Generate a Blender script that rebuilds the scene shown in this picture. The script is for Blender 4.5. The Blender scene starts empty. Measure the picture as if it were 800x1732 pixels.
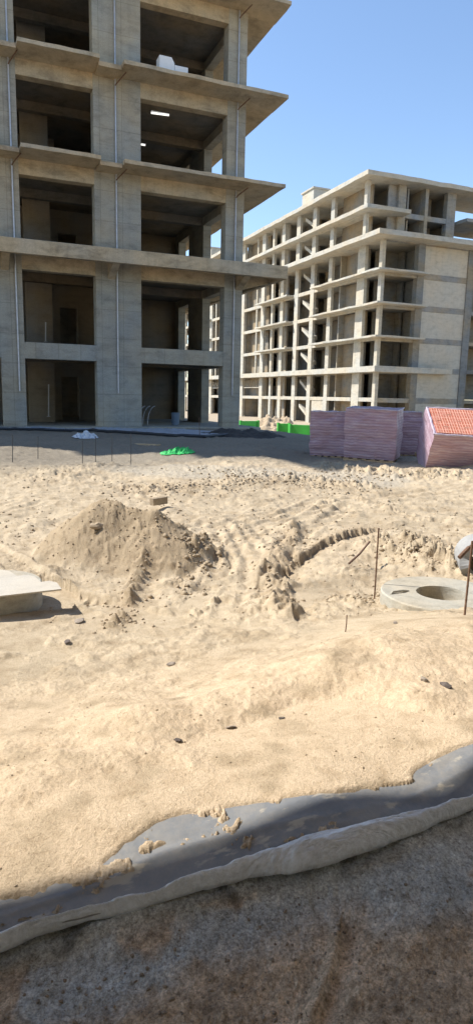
import bpy, bmesh, math, random
import numpy as np
from mathutils import Vector, Matrix
random.seed(7); rng = np.random.default_rng(7)
R = math.radians
scene = bpy.context.scene
COL = scene.collection

# ------------------------------------------------------------------ camera
F_PX, PITCH, ROLL, YAW = 1101.3, 0.174786, 0.0214768, 0.390918
fw = np.array([math.sin(YAW)*math.cos(PITCH), math.cos(YAW)*math.cos(PITCH), -math.sin(PITCH)])
r0 = np.array([math.cos(YAW), -math.sin(YAW), 0.0]); u0 = np.cross(r0, fw)
rt = math.cos(ROLL)*r0 + math.sin(ROLL)*u0
up = -math.sin(ROLL)*r0 + math.cos(ROLL)*u0
cam = bpy.data.cameras.new("camera"); co = bpy.data.objects.new("camera", cam); COL.objects.link(co)
cam.sensor_fit = 'VERTICAL'; cam.sensor_height = 24.0; cam.lens = 24.0*F_PX/1732.0
cam.clip_start = 0.05; cam.clip_end = 3000
m = Matrix(((rt[0], up[0], -fw[0], 0), (rt[1], up[1], -fw[1], 0), (rt[2], up[2], -fw[2], 0), (0, 0, 0, 1)))
co.matrix_world = m
scene.camera = co

def ray(x, y): return fw*F_PX + rt*(x-400) - up*(y-866)
def onX(x, y, v): d = ray(x, y); return d*v/d[0]
def onY(x, y, v): d = ray(x, y); return d*v/d[1]
def onZ(x, y, v): d = ray(x, y); return d*v/d[2]

# ------------------------------------------------------------------ light
world = bpy.data.worlds.new("World"); scene.world = world; world.use_nodes = True
wn = world.node_tree.nodes; wl = world.node_tree.links
sunv = Vector((0.75, -0.50, -1.0)).normalized()      # direction the light travels
el = math.asin(-sunv.z); az = math.atan2(-sunv.x, -sunv.y)  # azimuth from +Y toward +X of the sun position
sky = wn.new('ShaderNodeTexSky'); sky.sky_type = 'NISHITA'; sky.sun_disc = False
sky.sun_elevation = el; sky.sun_rotation = az; sky.altitude = 0
sky.air_density = 1.0; sky.dust_density = 0.1; sky.ozone_density = 2.1
bg = wn['Background']; bg.inputs[1].default_value = 0.115
wl.new(sky.outputs[0], bg.inputs[0])
sl = bpy.data.lights.new("sun", 'SUN'); so = bpy.data.objects.new("sun", sl); COL.objects.link(so)
sl.energy = 3.6; sl.angle = R(0.53); sl.color = (1.0, 0.955, 0.88)
so.rotation_euler = sunv.to_track_quat('-Z', 'Y').to_euler(); so.location = (-20, 20, 40)
scene.view_settings.view_transform = 'Standard'; scene.view_settings.look = 'None'
scene.view_settings.exposure = 1.06; scene.view_settings.gamma = 1.0
scene.cycles.max_bounces = 6

# ------------------------------------------------------------------ numpy noise
def vnoise(x, y, seed=0):
    xi = np.floor(x).astype(np.int64); yi = np.floor(y).astype(np.int64)
    xf = x-xi; yf = y-yi
    u = xf*xf*xf*(xf*(xf*6-15)+10); v = yf*yf*yf*(yf*(yf*6-15)+10)
    def h(a, b):
        n = (a*374761393 + b*668265263 + seed*974711) & 0xffffffff
        n = ((n ^ (n >> 13))*1274126177) & 0xffffffff
        n = n ^ (n >> 16)
        return (n & 0xffff)/32767.5-1.0
    return (h(xi, yi)*(1-u)+h(xi+1, yi)*u)*(1-v)+(h(xi, yi+1)*(1-u)+h(xi+1, yi+1)*u)*v
def fbm(x, y, f, octs=4, gain=.5, seed=0):
    s = 0; a = 1.0; t = 0
    for i in range(octs):
        c, sn = math.cos(.6*i+seed), math.sin(.6*i+seed)
        s = s+a*vnoise((c*x-sn*y)*f+17.3*i, (sn*x+c*y)*f+5.1*i, seed+i); t += a
        a *= gain; f *= 2.03
    return s/t
def sstep(a, b, x):
    t = np.clip((x-a)/(b-a), 0, 1); return t*t*(3-2*t)

# ------------------------------------------------------------------ materials
def newmat(name, rough=.9, spec=.3):
    m = bpy.data.materials.new(name); m.use_nodes = True
    nt = m.node_tree; b = nt.nodes['Principled BSDF']
    b.inputs['Roughness'].default_value = rough; b.inputs['Specular IOR Level'].default_value = spec
    return m, nt, b
def N(nt, t, **k):
    n = nt.nodes.new(t)
    for a, v in k.items():
        if a.startswith('i_'): n.inputs[a[2:].replace('_', ' ')].default_value = v
        else: setattr(n, a, v)
    return n
def noise(nt, vec, scale, detail=6, rough=.6, dist=0):
    n = N(nt, 'ShaderNodeTexNoise'); n.inputs['Scale'].default_value = scale; n.inputs['Detail'].default_value = detail
    n.inputs['Roughness'].default_value = rough; n.inputs['Distortion'].default_value = dist
    nt.links.new(vec, n.inputs['Vector']); return n.outputs['Fac']
def ramp(nt, fac, stops):
    r = N(nt, 'ShaderNodeValToRGB'); e = r.color_ramp.elements
    while len(e) < len(stops): e.new(.5)
    for i, (p, c) in enumerate(stops):
        e[i].position = p; e[i].color = (*c, 1) if len(c) == 3 else c
    nt.links.new(fac, r.inputs[0]); return r.outputs[0]
def mix(nt, fac, a, b, mode='MIX'):
    n = N(nt, 'ShaderNodeMix', data_type='RGBA', blend_type=mode)
    for inp, v in ((0, fac), (6, a), (7, b)):
        if isinstance(v, (int, float)): n.inputs[inp].default_value = v
        elif isinstance(v, tuple): n.inputs[inp].default_value = (*v, 1)
        else: nt.links.new(v, n.inputs[inp])
    return n.outputs[2]
def mapping(nt, scale=(1, 1, 1), rot=(0, 0, 0), coord='Object'):
    t = N(nt, 'ShaderNodeTexCoord'); mp = N(nt, 'ShaderNodeMapping')
    mp.inputs['Scale'].default_value = scale; mp.inputs['Rotation'].default_value = rot
    nt.links.new(t.outputs[coord], mp.inputs[0]); return mp.outputs[0]
def bump(nt, b, h, strength=.4, dist=.02):
    n = N(nt, 'ShaderNodeBump'); n.inputs['Strength'].default_value = strength; n.inputs['Distance'].default_value = dist
    nt.links.new(h, n.inputs['Height']); nt.links.new(n.outputs[0], b.inputs['Normal'])
def math_(nt, op, a, b):
    n = N(nt, 'ShaderNodeMath', operation=op)
    for i, v in enumerate((a, b)):
        if isinstance(v, (int, float)): n.inputs[i].default_value = v
        else: nt.links.new(v, n.inputs[i])
    return n.outputs[0]

def concrete(name, base, warm=(1.12, 1.0, .82), cool=(.86, .93, 1.04), board=0.0, var=.25, scl=1.0, bstr=.4, panel=False):
    m, nt, b = newmat(name, .92, .2)
    v = mapping(nt, (scl, scl, scl))
    big = noise(nt, v, .45, 3, .5)
    c1 = tuple(base[i]*warm[i] for i in range(3)); c2 = tuple(base[i]*cool[i] for i in range(3))
    col = ramp(nt, big, [(.38, c1), (.62, c2)])
    med = noise(nt, mapping(nt, (scl*1.0, scl*1.0, scl*2.2)), 1.3, 8, .68, .4)
    col = mix(nt, 1.0, col, ramp(nt, med, [(.28, (1-var*1.6,)*3), (.5, (1, 1, 1)), (.72, (1+var*.7,)*3)]), 'MULTIPLY')
    # runs down the face
    run = noise(nt, mapping(nt, (4*scl, 4*scl, .22*scl)), 1.0, 5, .6)
    col = mix(nt, .5, col, ramp(nt, run, [(.3, (1-var,)*3), (.48, (1, 1, 1)), (.8, (1.1, 1.08, 1.04))]), 'MULTIPLY')
    fine = noise(nt, v, 22, 4, .7)
    col = mix(nt, 1.0, col, ramp(nt, fine, [(.3, (.86,)*3), (.7, (1.12,)*3)]), 'MULTIPLY')
    h = math_(nt, 'ADD', math_(nt, 'MULTIPLY', med, .8), math_(nt, 'MULTIPLY', fine, .25))
    if board > 0:
        w = N(nt, 'ShaderNodeTexWave', wave_type='BANDS', bands_direction='Z', wave_profile='SAW')
        nt.links.new(v, w.inputs[0]); w.inputs['Scale'].default_value = 1.1; w.inputs['Distortion'].default_value = .25
        w.inputs['Detail'].default_value = 2
        line = ramp(nt, w.outputs['Fac'], [(0, (.72,)*3), (.05, (1, 1, 1)), (.93, (1, 1, 1)), (1, (.78,)*3)])
        col = mix(nt, board, col, line, 'MULTIPLY')
    if panel:
        pb = N(nt, 'ShaderNodeTexBrick'); pb.offset = 0.0; nt.links.new(mapping(nt, (1, 1, 1), (R(90), 0, 0)), pb.inputs[0])
        pb.inputs['Color1'].default_value = (.93, .93, .95, 1); pb.inputs['Color2'].default_value = (1.08, 1.06, 1.02, 1); pb.inputs['Mortar'].default_value = (.62, .60, .57, 1)
        pb.inputs['Scale'].default_value = 1.0; pb.inputs['Brick Width'].default_value = .86; pb.inputs['Row Height'].default_value = 1.11; pb.inputs['Mortar Size'].default_value = .012
        col = mix(nt, .6, col, pb.outputs[0], 'MULTIPLY')
    nt.links.new(col, b.inputs['Base Color'])
    bump(nt, b, h, bstr, .03)
    return m
M = {}
M['concA'] = concrete('concrete_weathered', (.36, .348, .305), warm=(1.08, 1, .88), cool=(.90, .95, 1.0), board=.3, var=.2, panel=True)
M['concEave'] = concrete('concrete_eave_bounce', (.45, .39, .295), warm=(1.1, 1.0, .85), cool=(.96, .96, .95), var=.28)  # lighter, warmer colour imitates sand bounce on the undersides
M['concIn'] = concrete('concrete_interior_darkened', (.23, .21, .18), var=.25)  # colour darkened so the open rooms read as shaded
M['concB'] = concrete('concrete_pale', (.46, .43, .37), warm=(1.06, 1.0, .9), cool=(.97, 1, 1.02), var=.16)
M['concBd'] = concrete('concrete_grey', (.34, .315, .27), var=.2)
M['concG'] = concrete('concrete_mid', (.25, .235, .205), var=.18)
M['infill'] = concrete('block_infill', (.36, .33, .285), board=.35, var=.14)
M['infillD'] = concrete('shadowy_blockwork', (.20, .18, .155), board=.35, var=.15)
M['infillP'] = concrete('pale_infill', (.50, .455, .385), warm=(1.04, 1, .93), cool=(.98, 1, 1), board=.25, var=.14)
M['bandD'] = concrete('dark_band', (.30, .275, .235), var=.2)
M['infillB'] = concrete('brown_infill', (.28, .24, .185), board=.3, var=.15)
M['precast'] = concrete('precast_concrete', (.40, .37, .31), warm=(1.04, 1, .93), cool=(.98, 1, 1.0), var=.18, scl=4, bstr=.5)
M['board'] = concrete('pale_board', (.47, .435, .375), warm=(1.03, 1, .95), cool=(1, 1, 1), var=.08, scl=3, bstr=.15)
def simple(name, col, rough=.6, metal=0, spec=.4, var=.15, scale=8, bstr=.2):
    m, nt, b = newmat(name, rough, spec); b.inputs['Metallic'].default_value = metal
    n = noise(nt, mapping(nt), scale, 5, .6)
    nt.links.new(ramp(nt, n, [(.3, tuple(c*(1-var) for c in col)), (.7, tuple(min(1, c*(1+var)) for c in col))]), b.inputs['Base Color'])
    bump(nt, b, n, bstr, .01)
    return m
M['pipe'] = simple('galvanised_pipe', (.48, .49, .52), .45, .5)
M['rust'] = simple('rusty_steel', (.17, .10, .065), .8, .2, var=.35, scale=40)
M['dark'] = simple('dark_plastic', (.035, .037, .042), .5)
M['white'] = simple('white_foam', (.78, .78, .77), .8, var=.04)
M['green'] = simple('green_panel', (.06, .42, .06), .55, var=.2, scale=1.5)
M['greennet'] = simple('green_net', (.03, .42, .10), .6, var=.4, scale=20, bstr=.8)
M['wood'] = simple('raw_timber', (.50, .36, .21), .8, var=.2, scale=12)
M['darkwood'] = simple('weathered_timber', (.30, .23, .15), .85, var=.3, scale=12)
M['tarp'] = simple('grey_tarp', (.36, .39, .43), .6, var=.2, scale=3)
M['rag'] = simple('white_rag', (.62, .64, .66), .8, var=.2, scale=10)
M['bluebucket'] = simple('blue_grey_plastic', (.14, .19, .25), .5)
M['stone'] = simple('stone', (.30, .25, .20), .9, var=.35, scale=25, bstr=.7)
M['darkstone'] = simple('dark_stone', (.10, .08, .07), .9, var=.4, scale=25, bstr=.7)
M['clod'] = simple('earth_clod', (.37, .29, .195), .95, var=.25, scale=9, bstr=.8)
M['darksoil'] = simple('dark_soil', (.055, .05, .045), .95, var=.4, scale=4, bstr=.8)
def mk_slit_glow():  # emission that stands in for daylight showing through the ceiling slab
    m, nt, b = newmat('slit_glow'); b.inputs['Emission Color'].default_value = (1, .98, .9, 1); b.inputs['Emission Strength'].default_value = .7
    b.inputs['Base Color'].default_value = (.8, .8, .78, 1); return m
M['ceiling_glow'] = mk_slit_glow()
def mk_brick():                       # bricks stacked under a lilac film: courses show through
    m, nt, b = newmat('wrapped_bricks', .42, .5)
    v = mapping(nt)
    w = N(nt, 'ShaderNodeTexWave', wave_type='BANDS', bands_direction='Z', wave_profile='SIN')
    nt.links.new(v, w.inputs[0]); w.inputs['Scale'].default_value = 4.6; w.inputs['Distortion'].default_value = 3.0; w.inputs['Detail'].default_value = 3
    w.inputs['Detail Scale'].default_value = 1.2
    n1 = noise(nt, mapping(nt, (1, 1, 5)), 2.2, 6, .65, .6)
    col = ramp(nt, n1, [(.25, (.34, .20, .23)), (.5, (.42, .29, .335)), (.75, (.54, .43, .48))])
    col = mix(nt, 1.0, col, ramp(nt, w.outputs['Fac'], [(0, (.78, .76, .80)), (.35, (1, 1, 1)), (1, (1.06, 1.06, 1.06))]), 'MULTIPLY')
    nt.links.new(col, b.inputs['Base Color'])
    h = math_(nt, 'ADD', math_(nt, 'MULTIPLY', w.outputs['Fac'], .15), noise(nt, mapping(nt, (3, 3, 6)), 1.6, 7, .65, 1.0))
    bump(nt, b, h, .45, .05); return m
M['wrap'] = mk_brick()
def mk_film():
    m, nt, b = newmat('film_fold', .3, .6)
    n = noise(nt, mapping(nt), 9, 6, .6, .8)
    nt.links.new(ramp(nt, n, [(.3, (.42, .34, .42)), (.7, (.62, .55, .60))]), b.inputs['Base Color']); bump(nt, b, n, .8, .03); return m
M['film'] = mk_film()
def mk_red():
    m, nt, b = newmat('red_bricks', .9, .2)
    v = mapping(nt)
    br = N(nt, 'ShaderNodeTexBrick'); nt.links.new(v, br.inputs[0]); br.offset = 0.0
    br.inputs['Color1'].default_value = (.44, .13, .08, 1); br.inputs['Color2'].default_value = (.42, .13, .075, 1); br.inputs['Mortar'].default_value = (.72, .40, .30, 1)
    br.inputs['Scale'].default_value = 4.0; br.inputs['Mortar Size'].default_value = .035; br.inputs['Brick Width'].default_value = .24; br.inputs['Row Height'].default_value = .5
    n = noise(nt, v, 6, 5, .6)
    col = mix(nt, ramp(nt, n, [(.45, (0, 0, 0)), (.75, (.8, .8, .8))]), br.outputs[0], (.50, .25, .19))
    nt.links.new(col, b.inputs['Base Color']); bump(nt, b, br.outputs['Fac'], -.6, .03); return m
M['red'] = mk_red()
def mk_membrane():
    m, nt, b = newmat('slate_membrane', .6, .4)
    v = mapping(nt)
    n = noise(nt, v, 2.6, 8, .7, .3); f = noise(nt, v, 40, 5, .7)
    col = ramp(nt, n, [(.3, (.16, .172, .188)), (.55, (.21, .215, .22)), (.75, (.28, .275, .26))])
    spot = ramp(nt, noise(nt, mapping(nt, (.6, 1.6, 1)), 9, 6, .6), [(.60, (0, 0, 0)), (.66, (1, 1, 1))])
    dust = ramp(nt, noise(nt, v, 5, 10, .8), [(.45, (0, 0, 0)), (.7, (.65, .65, .65))])
    col = mix(nt, dust, col, (.36, .32, .26)); col = mix(nt, spot, col, (.42, .38, .31))
    nt.links.new(col, b.inputs['Base Color'])
    bump(nt, b, math_(nt, 'ADD', n, math_(nt, 'MULTIPLY', f, .15)), .35, .02); return m
M['membrane'] = mk_membrane()
def mk_cloth():
    m, nt, b = newmat('geotextile', .85, .2)
    v = mapping(nt)
    n = noise(nt, v, 5, 8, .7, .4); f = noise(nt, mapping(nt, (1, 3, 1), (0, 0, .3)), 45, 5, .7)
    col = ramp(nt, n, [(.3, (.68, .69, .70)), (.5, (.82, .84, .86)), (.75, (.88, .90, .92))])
    col = mix(nt, 1, col, ramp(nt, f, [(.3, (.8, .79, .76)), (.7, (1.08,)*3)]), 'MULTIPLY')
    nt.links.new(col, b.inputs['Base Color']); wr = noise(nt, mapping(nt, (5, 26, 5), (0, 0, .12)), 1.0, 5, .6, 1.2); bump(nt, b, math_(nt, 'ADD', math_(nt, 'MULTIPLY', wr, 2.4), math_(nt, 'ADD', n, math_(nt, 'MULTIPLY', f, .5))), .9, .012); return m
M['cloth'] = mk_cloth()
def mk_ground():
    m, nt, b = newmat('site_earth', .95, .15)
    v = mapping(nt)
    at = N(nt, 'ShaderNodeAttribute', attribute_name='soil')
    fine = noise(nt, v, 60, 6, .75); med = noise(nt, v, 9, 7, .7, .3); vf = noise(nt, v, 190, 3, .7)
    col = mix(nt, 1, at.outputs['Color'], ramp(nt, med, [(.28, (.80, .77, .73)), (.5, (1, 1, 1)), (.72, (1.1, 1.11, 1.13))]), 'MULTIPLY')
    col = mix(nt, 1, col, ramp(nt, fine, [(.28, (.68, .65, .61)), (.45, (1, 1, 1)), (.75, (1.12, 1.12, 1.12))]), 'MULTIPLY')
    col = mix(nt, .8, col, ramp(nt, vf, [(.3, (.72, .69, .65)), (.5, (1, 1, 1)), (.7, (1.16,)*3)]), 'MULTIPLY')
    ga = N(nt, 'ShaderNodeAttribute', attribute_name='grit')
    g1 = ramp(nt, noise(nt, v, 85, 4, .8), [(.34, (.50, .47, .44)), (.5, (1, 1, 1)), (.68, (1.5, 1.5, 1.5))])
    g2 = ramp(nt, noise(nt, v, 22, 7, .8, .2), [(.36, (.58, .56, .53)), (.48, (1, 1, 1)), (.68, (1.35, 1.35, 1.35))])
    col = mix(nt, ga.outputs['Fac'], col, mix(nt, 1, mix(nt, 1, col, g1, 'MULTIPLY'), g2, 'MULTIPLY'))
    nt.links.new(col, b.inputs['Base Color'])
    h = math_(nt, 'ADD', math_(nt, 'MULTIPLY', med, .6), math_(nt, 'ADD', math_(nt, 'MULTIPLY', fine, .6), math_(nt, 'MULTIPLY', vf, .25)))
    bump(nt, b, h, .85, .022); return m
M['ground'] = mk_ground()

# ------------------------------------------------------------------ object helpers
def tag(o, label=None, cat=None, group=None, kind=None):
    if label: o['label'] = label
    if cat: o['category'] = cat
    if group: o['group'] = group
    if kind: o['kind'] = kind
    return o
def empty(name, loc, label, cat, group=None, rz=0):
    o = bpy.data.objects.new(name, None); COL.objects.link(o); o.location = loc; o.rotation_euler.z = rz
    o.empty_display_size = .3
    return tag(o, label, cat, group)
def link(name, me, mat, parent=None, offset=None):
    if mat: me.materials.append(mat)
    o = bpy.data.objects.new(name, me); COL.objects.link(o)
    if parent:
        o.parent = parent
        p = parent; off = Vector((0, 0, 0))
        if offset is None:      # geometry given in world coordinates
            o.matrix_parent_inverse = world_of(parent).inverted()
    return o
def world_of(o):
    m = Matrix.LocRotScale(o.location, o.rotation_euler, o.scale)
    return (world_of(o.parent) @ o.matrix_parent_inverse @ m) if o.parent else m
def box(bm, x0, x1, y0, y1, z0, z1):
    vs = [bm.verts.new((x, y, z)) for x in (x0, x1) for y in (y0, y1) for z in (z0, z1)]
    for f in ((0, 1, 3, 2), (4, 6, 7, 5), (0, 4, 5, 1), (2, 3, 7, 6), (0, 2, 6, 4), (1, 5, 7, 3)):
        bm.faces.new([vs[i] for i in f])
    return vs
def prism(bm, poly, axis, a, b):
    """poly: list of 2D points extruded along axis from a to b"""
    def P(p, t):
        if axis == 0: return (t, p[0], p[1])
        if axis == 1: return (p[0], t, p[1])
        return (p[0], p[1], t)
    A = [bm.verts.new(P(p, a)) for p in poly]; B = [bm.verts.new(P(p, b)) for p in poly]
    n = len(poly)
    bm.faces.new(A); bm.faces.new(B[::-1])
    for i in range(n): bm.faces.new((A[i], B[i], B[(i+1) % n], A[(i+1) % n]))
def tube(bm, pts, r, seg=8, cap=True):
    pts = [Vector(p) for p in pts]; rings = []
    rr = r if isinstance(r, (list, tuple)) else [r]*len(pts)
    for i, p in enumerate(pts):
        d = (pts[min(i+1, len(pts)-1)]-pts[max(i-1, 0)]).normalized()
        a = Vector((0, 0, 1)) if abs(d.z) < .9 else Vector((1, 0, 0))
        s = d.cross(a).normalized(); t = d.cross(s)
        rings.append([bm.verts.new(p+rr[i]*(math.cos(2*math.pi*k/seg)*s+math.sin(2*math.pi*k/seg)*t)) for k in range(seg)])
    for a, b in zip(rings, rings[1:]):
        for k in range(seg): bm.faces.new((a[k], a[(k+1) % seg], b[(k+1) % seg], b[k]))
    if cap: bm.faces.new(rings[0][::-1]); bm.faces.new(rings[-1])
def done(bm, name, mat, parent=None, bevel=0, jitter=0, smooth=False):
    bmesh.ops.recalc_face_normals(bm, faces=bm.faces)
    if bevel: bmesh.ops.bevel(bm, geom=bm.edges[:], offset=bevel, segments=1, affect='EDGES', clamp_overlap=True)
    me = bpy.data.meshes.new(name); bm.to_mesh(me); bm.free()
    if smooth: me.shade_smooth()
    return link(name, me, mat, parent)
def boxo(name, dims, mat, parent=None, bevel=0):
    bm = bmesh.new(); box(bm, *dims); return done(bm, name, mat, parent, bevel)
def rough_slab(name, x0, x1, y0, y1, z0, z1, mat, parent=None, amp=.03, step=.5, seed=0):
    """slab whose outer edges wander a little like cast concrete"""
    def side(a, b, n): return [a+(b-a)*i/n for i in range(n)]
    nx = max(2, int((x1-x0)/step)); ny = max(2, int((y1-y0)/step)); q = random.Random(seed)
    per = [(x, y0) for x in side(x0, x1, nx)]+[(x1, y) for y in side(y0, y1, ny)]+[(x, y1) for x in side(x1, x0, nx)]+[(x0, y) for y in side(y1, y0, ny)]
    bm = bmesh.new()
    top = []; bot = []
    for i, (x, y) in enumerate(per):
        corner = (x in (x0, x1)) and (y in (y0, y1))
        j = 0 if corner else amp
        dx, dy = q.uniform(-j, j), q.uniform(-j, j); dz = q.uniform(-amp, amp)*.4
        top.append(bm.verts.new((x+dx, y+dy, z1+dz))); dx += q.uniform(-j, j)*.5; dy += q.uniform(-j, j)*.5
        bot.append(bm.verts.new((x+dx, y+dy, z0+dz*.6+q.uniform(-amp, amp)*.3)))
    n = len(per)
    ct = bm.verts.new(((x0+x1)/2, (y0+y1)/2, z1)); cb = bm.verts.new(((x0+x1)/2, (y0+y1)/2, z0))
    for i in range(n):
        k = (i+1) % n
        bm.faces.new((top[i], bot[i], bot[k], top[k])); bm.faces.new((ct, top[i], top[k])); bm.faces.new((cb, bot[k], bot[i]))
    return done(bm, name, mat, parent)

# ------------------------------------------------------------------ terrain
Lup = [(-400, 1600), (0, 1503), (90, 1466), (150, 1442), (200, 1425), (245, 1382), (400, 1360), (560, 1350), (660, 1328), (740, 1288), (800, 1271), (1100, 1190)]
Llo = [(-400, 1690), (0, 1558), (160, 1528), (330, 1475), (480, 1440), (560, 1432), (640, 1410), (700, 1385), (760, 1360), (800, 1350), (1100, 1290)]
pU = np.array([onZ(x, y, -1.53)[:2] for x, y in Lup]); pL = np.array([onZ(x, y, -1.61)[:2] for x, y in Llo])
pU = pU[np.argsort(pU[:, 0])]; pL = pL[np.argsort(pL[:, 0])]
def smooth_interp(x, P):
    return sum(np.interp(x+d, P[:, 0], P[:, 1]) for d in (-.08, -.04, 0, .04, .08))/5
Yup = lambda x: smooth_interp(x, pU)
Ylo = lambda x: smooth_interp(x, pL)

ctrl = []
def cp(x, y, z): p = onZ(x, y, z); ctrl.append((p[0], p[1], z))
for x in (0, 400, 800):
    cp(x, 1732, -1.66); cp(x, 1600, -1.65)
for t in [(0, 1560, -1.62), (400, 1470, -1.61), (800, 1370, -1.61), (240, 1380, -1.54), (0, 1480, -1.58), (560, 1350, -1.52), (800, 1275, -1.50),
          (0, 1300, -1.62), (400, 1250, -1.56), (800, 1150, -1.54), (600, 1180, -1.56), (800, 1047, -1.60), (680, 1057, -1.64), (560, 1083, -1.73), (400, 1125, -1.78),
          (200, 1165, -1.84), (0, 1180, -1.87), (0, 1060, -1.97), (300, 1060, -1.97), (540, 1030, -1.97), (650, 1015, -2.0), (746, 1005, -2.0), (860, 1000, -2.0),
          (0, 950, -1.93), (400, 950, -1.93), (800, 930, -1.88), (0, 860, -1.80), (400, 860, -1.80), (800, 860, -1.76),
          (0, 790, -1.47), (400, 788, -1.47), (800, 790, -1.45), (-300, 790, -1.47)]:
    cp(*t)
ctrl += [(-8, 20, -1.42), (3, 18, -1.42), (10, 18, -1.42), (3, 26, -1.40), (12, 26, -1.40), (-8, 27, -1.4), (17, 16, -1.45), (16, 33, -1.95), (20, 40, -2.6), (26, 30, -2.2),
         (30, 48, -2.85), (40, 62, -2.95), (10, 42, -1.6), (-8, 45, -1.6), (35, 30, -2.5), (24, 14, -1.6), (-12, 60, -2.5), (60, 60, -3), (0, 100, -3), (60, 100, -3), (100, 30, -3),
         (-4, 1, -1.66), (0, -1.5, -1.66), (5, -2, -1.66), (-8, -8, -1.66), (10, -10, -1.66), (-6, 5, -1.9), (-10, 10, -1.75), (6, 1.5, -1.6), (9, 4, -1.85), (14, 7, -1.75), (-60, 0, -2.5), (60, -30, -2.5), (-50, 60, -2.5), (0, -60, -2.5)]
ctrl = np.array(ctrl)
def feat(x, y):
    r = np.sqrt(x*x+y*y+.25); k = np.log(r)/r
    return np.stack([x*k, y*k], -1), r
def tps(d2): return np.where(d2 > 1e-12, .5*d2*np.log(np.maximum(d2, 1e-12)), 0)
# log-polar like coordinates: (direction * log distance)
cf, _ = feat(ctrl[:, 0], ctrl[:, 1])
n = len(ctrl); K = tps(((cf[:, None]-cf[None])**2).sum(-1))+np.eye(n)*2e-3
P = np.c_[np.ones(n), cf]
A_ = np.block([[K, P], [P.T, np.zeros((3, 3))]])
w_ = np.linalg.solve(A_, np.r_[ctrl[:, 2], 0, 0, 0])
def base_z(x, y):
    f, r = feat(x, y); out = np.full(x.shape, w_[n])+f[..., 0]*w_[n+1]+f[..., 1]*w_[n+2]
    for i in range(n):
        out += w_[i]*tps((f[..., 0]-cf[i, 0])**2+(f[..., 1]-cf[i, 1])**2)
    out = np.clip(out, -3.1, -1.35)
    t = sstep(75, 110, r); return out*(1-t)-3.0*t
def bz(x, y): return float(base_z(np.array([x], float), np.array([y], float))[0])
def polyd(x, y, pts):
    """distance to polyline, signed side (+ = left of travel), arclength"""
    best = np.full(x.shape, 1e9); side = np.zeros(x.shape); arc = np.zeros(x.shape); L = 0
    for (ax, ay), (bx, by) in zip(pts, pts[1:]):
        dx, dy = bx-ax, by-ay; l = math.hypot(dx, dy)
        t = np.clip(((x-ax)*dx+(y-ay)*dy)/(l*l), 0, 1); px, py = ax+t*dx, ay+t*dy
        d = np.hypot(x-px, y-py); s = np.sign(dx*(y-ay)-dy*(x-ax)); mk = d < best
        best = np.where(mk, d, best); side = np.where(mk, s, side); arc = np.where(mk, L+t*l, arc); L += l
    return best, side, arc, L
def gp(px, z=-1.93): return [tuple(onZ(x, y, z)[:2]) for x, y in px]
HEAPC = onZ(205, 900, -1.85)[:2]
HEAP = [(0.0, 0.0)]
ARC = gp([(470, 960), (490, 945), (512, 928), (545, 910), (590, 900), (655, 893)], -1.86)
RIDGE = gp([(500, 905), (478, 930), (460, 968), (470, 1005), (490, 1045)], -1.95)
LTR = gp([(240, 962), (222, 1000), (205, 1040), (190, 1060)], -1.95)
LTR2 = gp([(395, 1010), (360, 1020), (325, 1040)], -1.95)
MOUNDS = [((650, 1120), .6, .10), ((350, 945), .30, .13), ((300, 985), .2, .06), ((490, 985), .22, .07), ((610, 1020), .28, .09), ((585, 960), .3, .05), ((690, 930), .45, .09), ((760, 955), .4, .1), ((450, 1030), .25, .08),
          ((90, 965), .22, .06), ((400, 1185), .35, .035), ((560, 1130), .4, .03), ((330, 960), .25, .07), ((430, 1175), .36, .05), ((560, 1235), .32, -.055), ((200, 1190), .4, .04), ((240, 1215), .35, .05), ((330, 1320), .22, .04), ((480, 1290), .25, -.035), ((160, 1240), .2, -.03), ((60, 1330), .25, .03), ((700, 1210), .3, .03), ((640, 1280), .25, -.03), ((100, 800), .9, .10), ((160, 790), .6, .10), ((420, 790), .9, .05), ((600, 792), .9, .08), ((690, 800), .8, .07), ((770, 805), .6, .07), ((300, 795), .6, .06)]
MW = [(onZ(px, py, -1.6 if py > 1090 else (-1.93 if py > 870 else -1.5))[:2], r, h) for (px, py), r, h in MOUNDS]
STREAK = [gp([(270, 838), (400, 850), (560, 846), (800, 868)], -1.72), gp([(420, 872), (540, 852), (660, 845), (800, 850)], -1.72), gp([(350, 880), (480, 858), (620, 846), (800, 836)], -1.72),
          gp([(-60, 850), (60, 830), (250, 822), (600, 822), (830, 832)], -1.6), gp([(390, 900), (430, 960), (420, 1040)], -1.95), gp([(330, 905), (440, 880), (560, 868), (800, 878)], -1.75)]
TYRES = [(gp([(-60, 905), (100, 1000), (330, 1060)], -1.95), .0), (gp([(360, 1060), (400, 985), (450, 905), (560, 862), (820, 850)], -1.86), .32), (gp([(-80, 815), (200, 808), (470, 835), (840, 852)], -1.68), .55)]
RINGC = np.array([4.12, 4.80])
def heap_h(x, y):
    # pile with a short ridge from left-back to right-front
    hx, hy = onZ(165, 870, -1.8)[:2], onZ(260, 905, -1.85)[:2]
    a, b = np.array([1.52, 7.95]), np.array([2.0, 7.50])
    d, s, arc, L = polyd(x, y, [tuple(a), tuple(b)])
    f = arc/L
    rad = (.93-.10*f)*(1+.14*fbm(x, y, 1.3, 3, seed=5)); hh = .70-.18*f
    t = np.clip(1-d/rad, 0, 1)
    h = hh*(t**.92)
    return np.maximum(h, 0)*(1-.0), t
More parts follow.
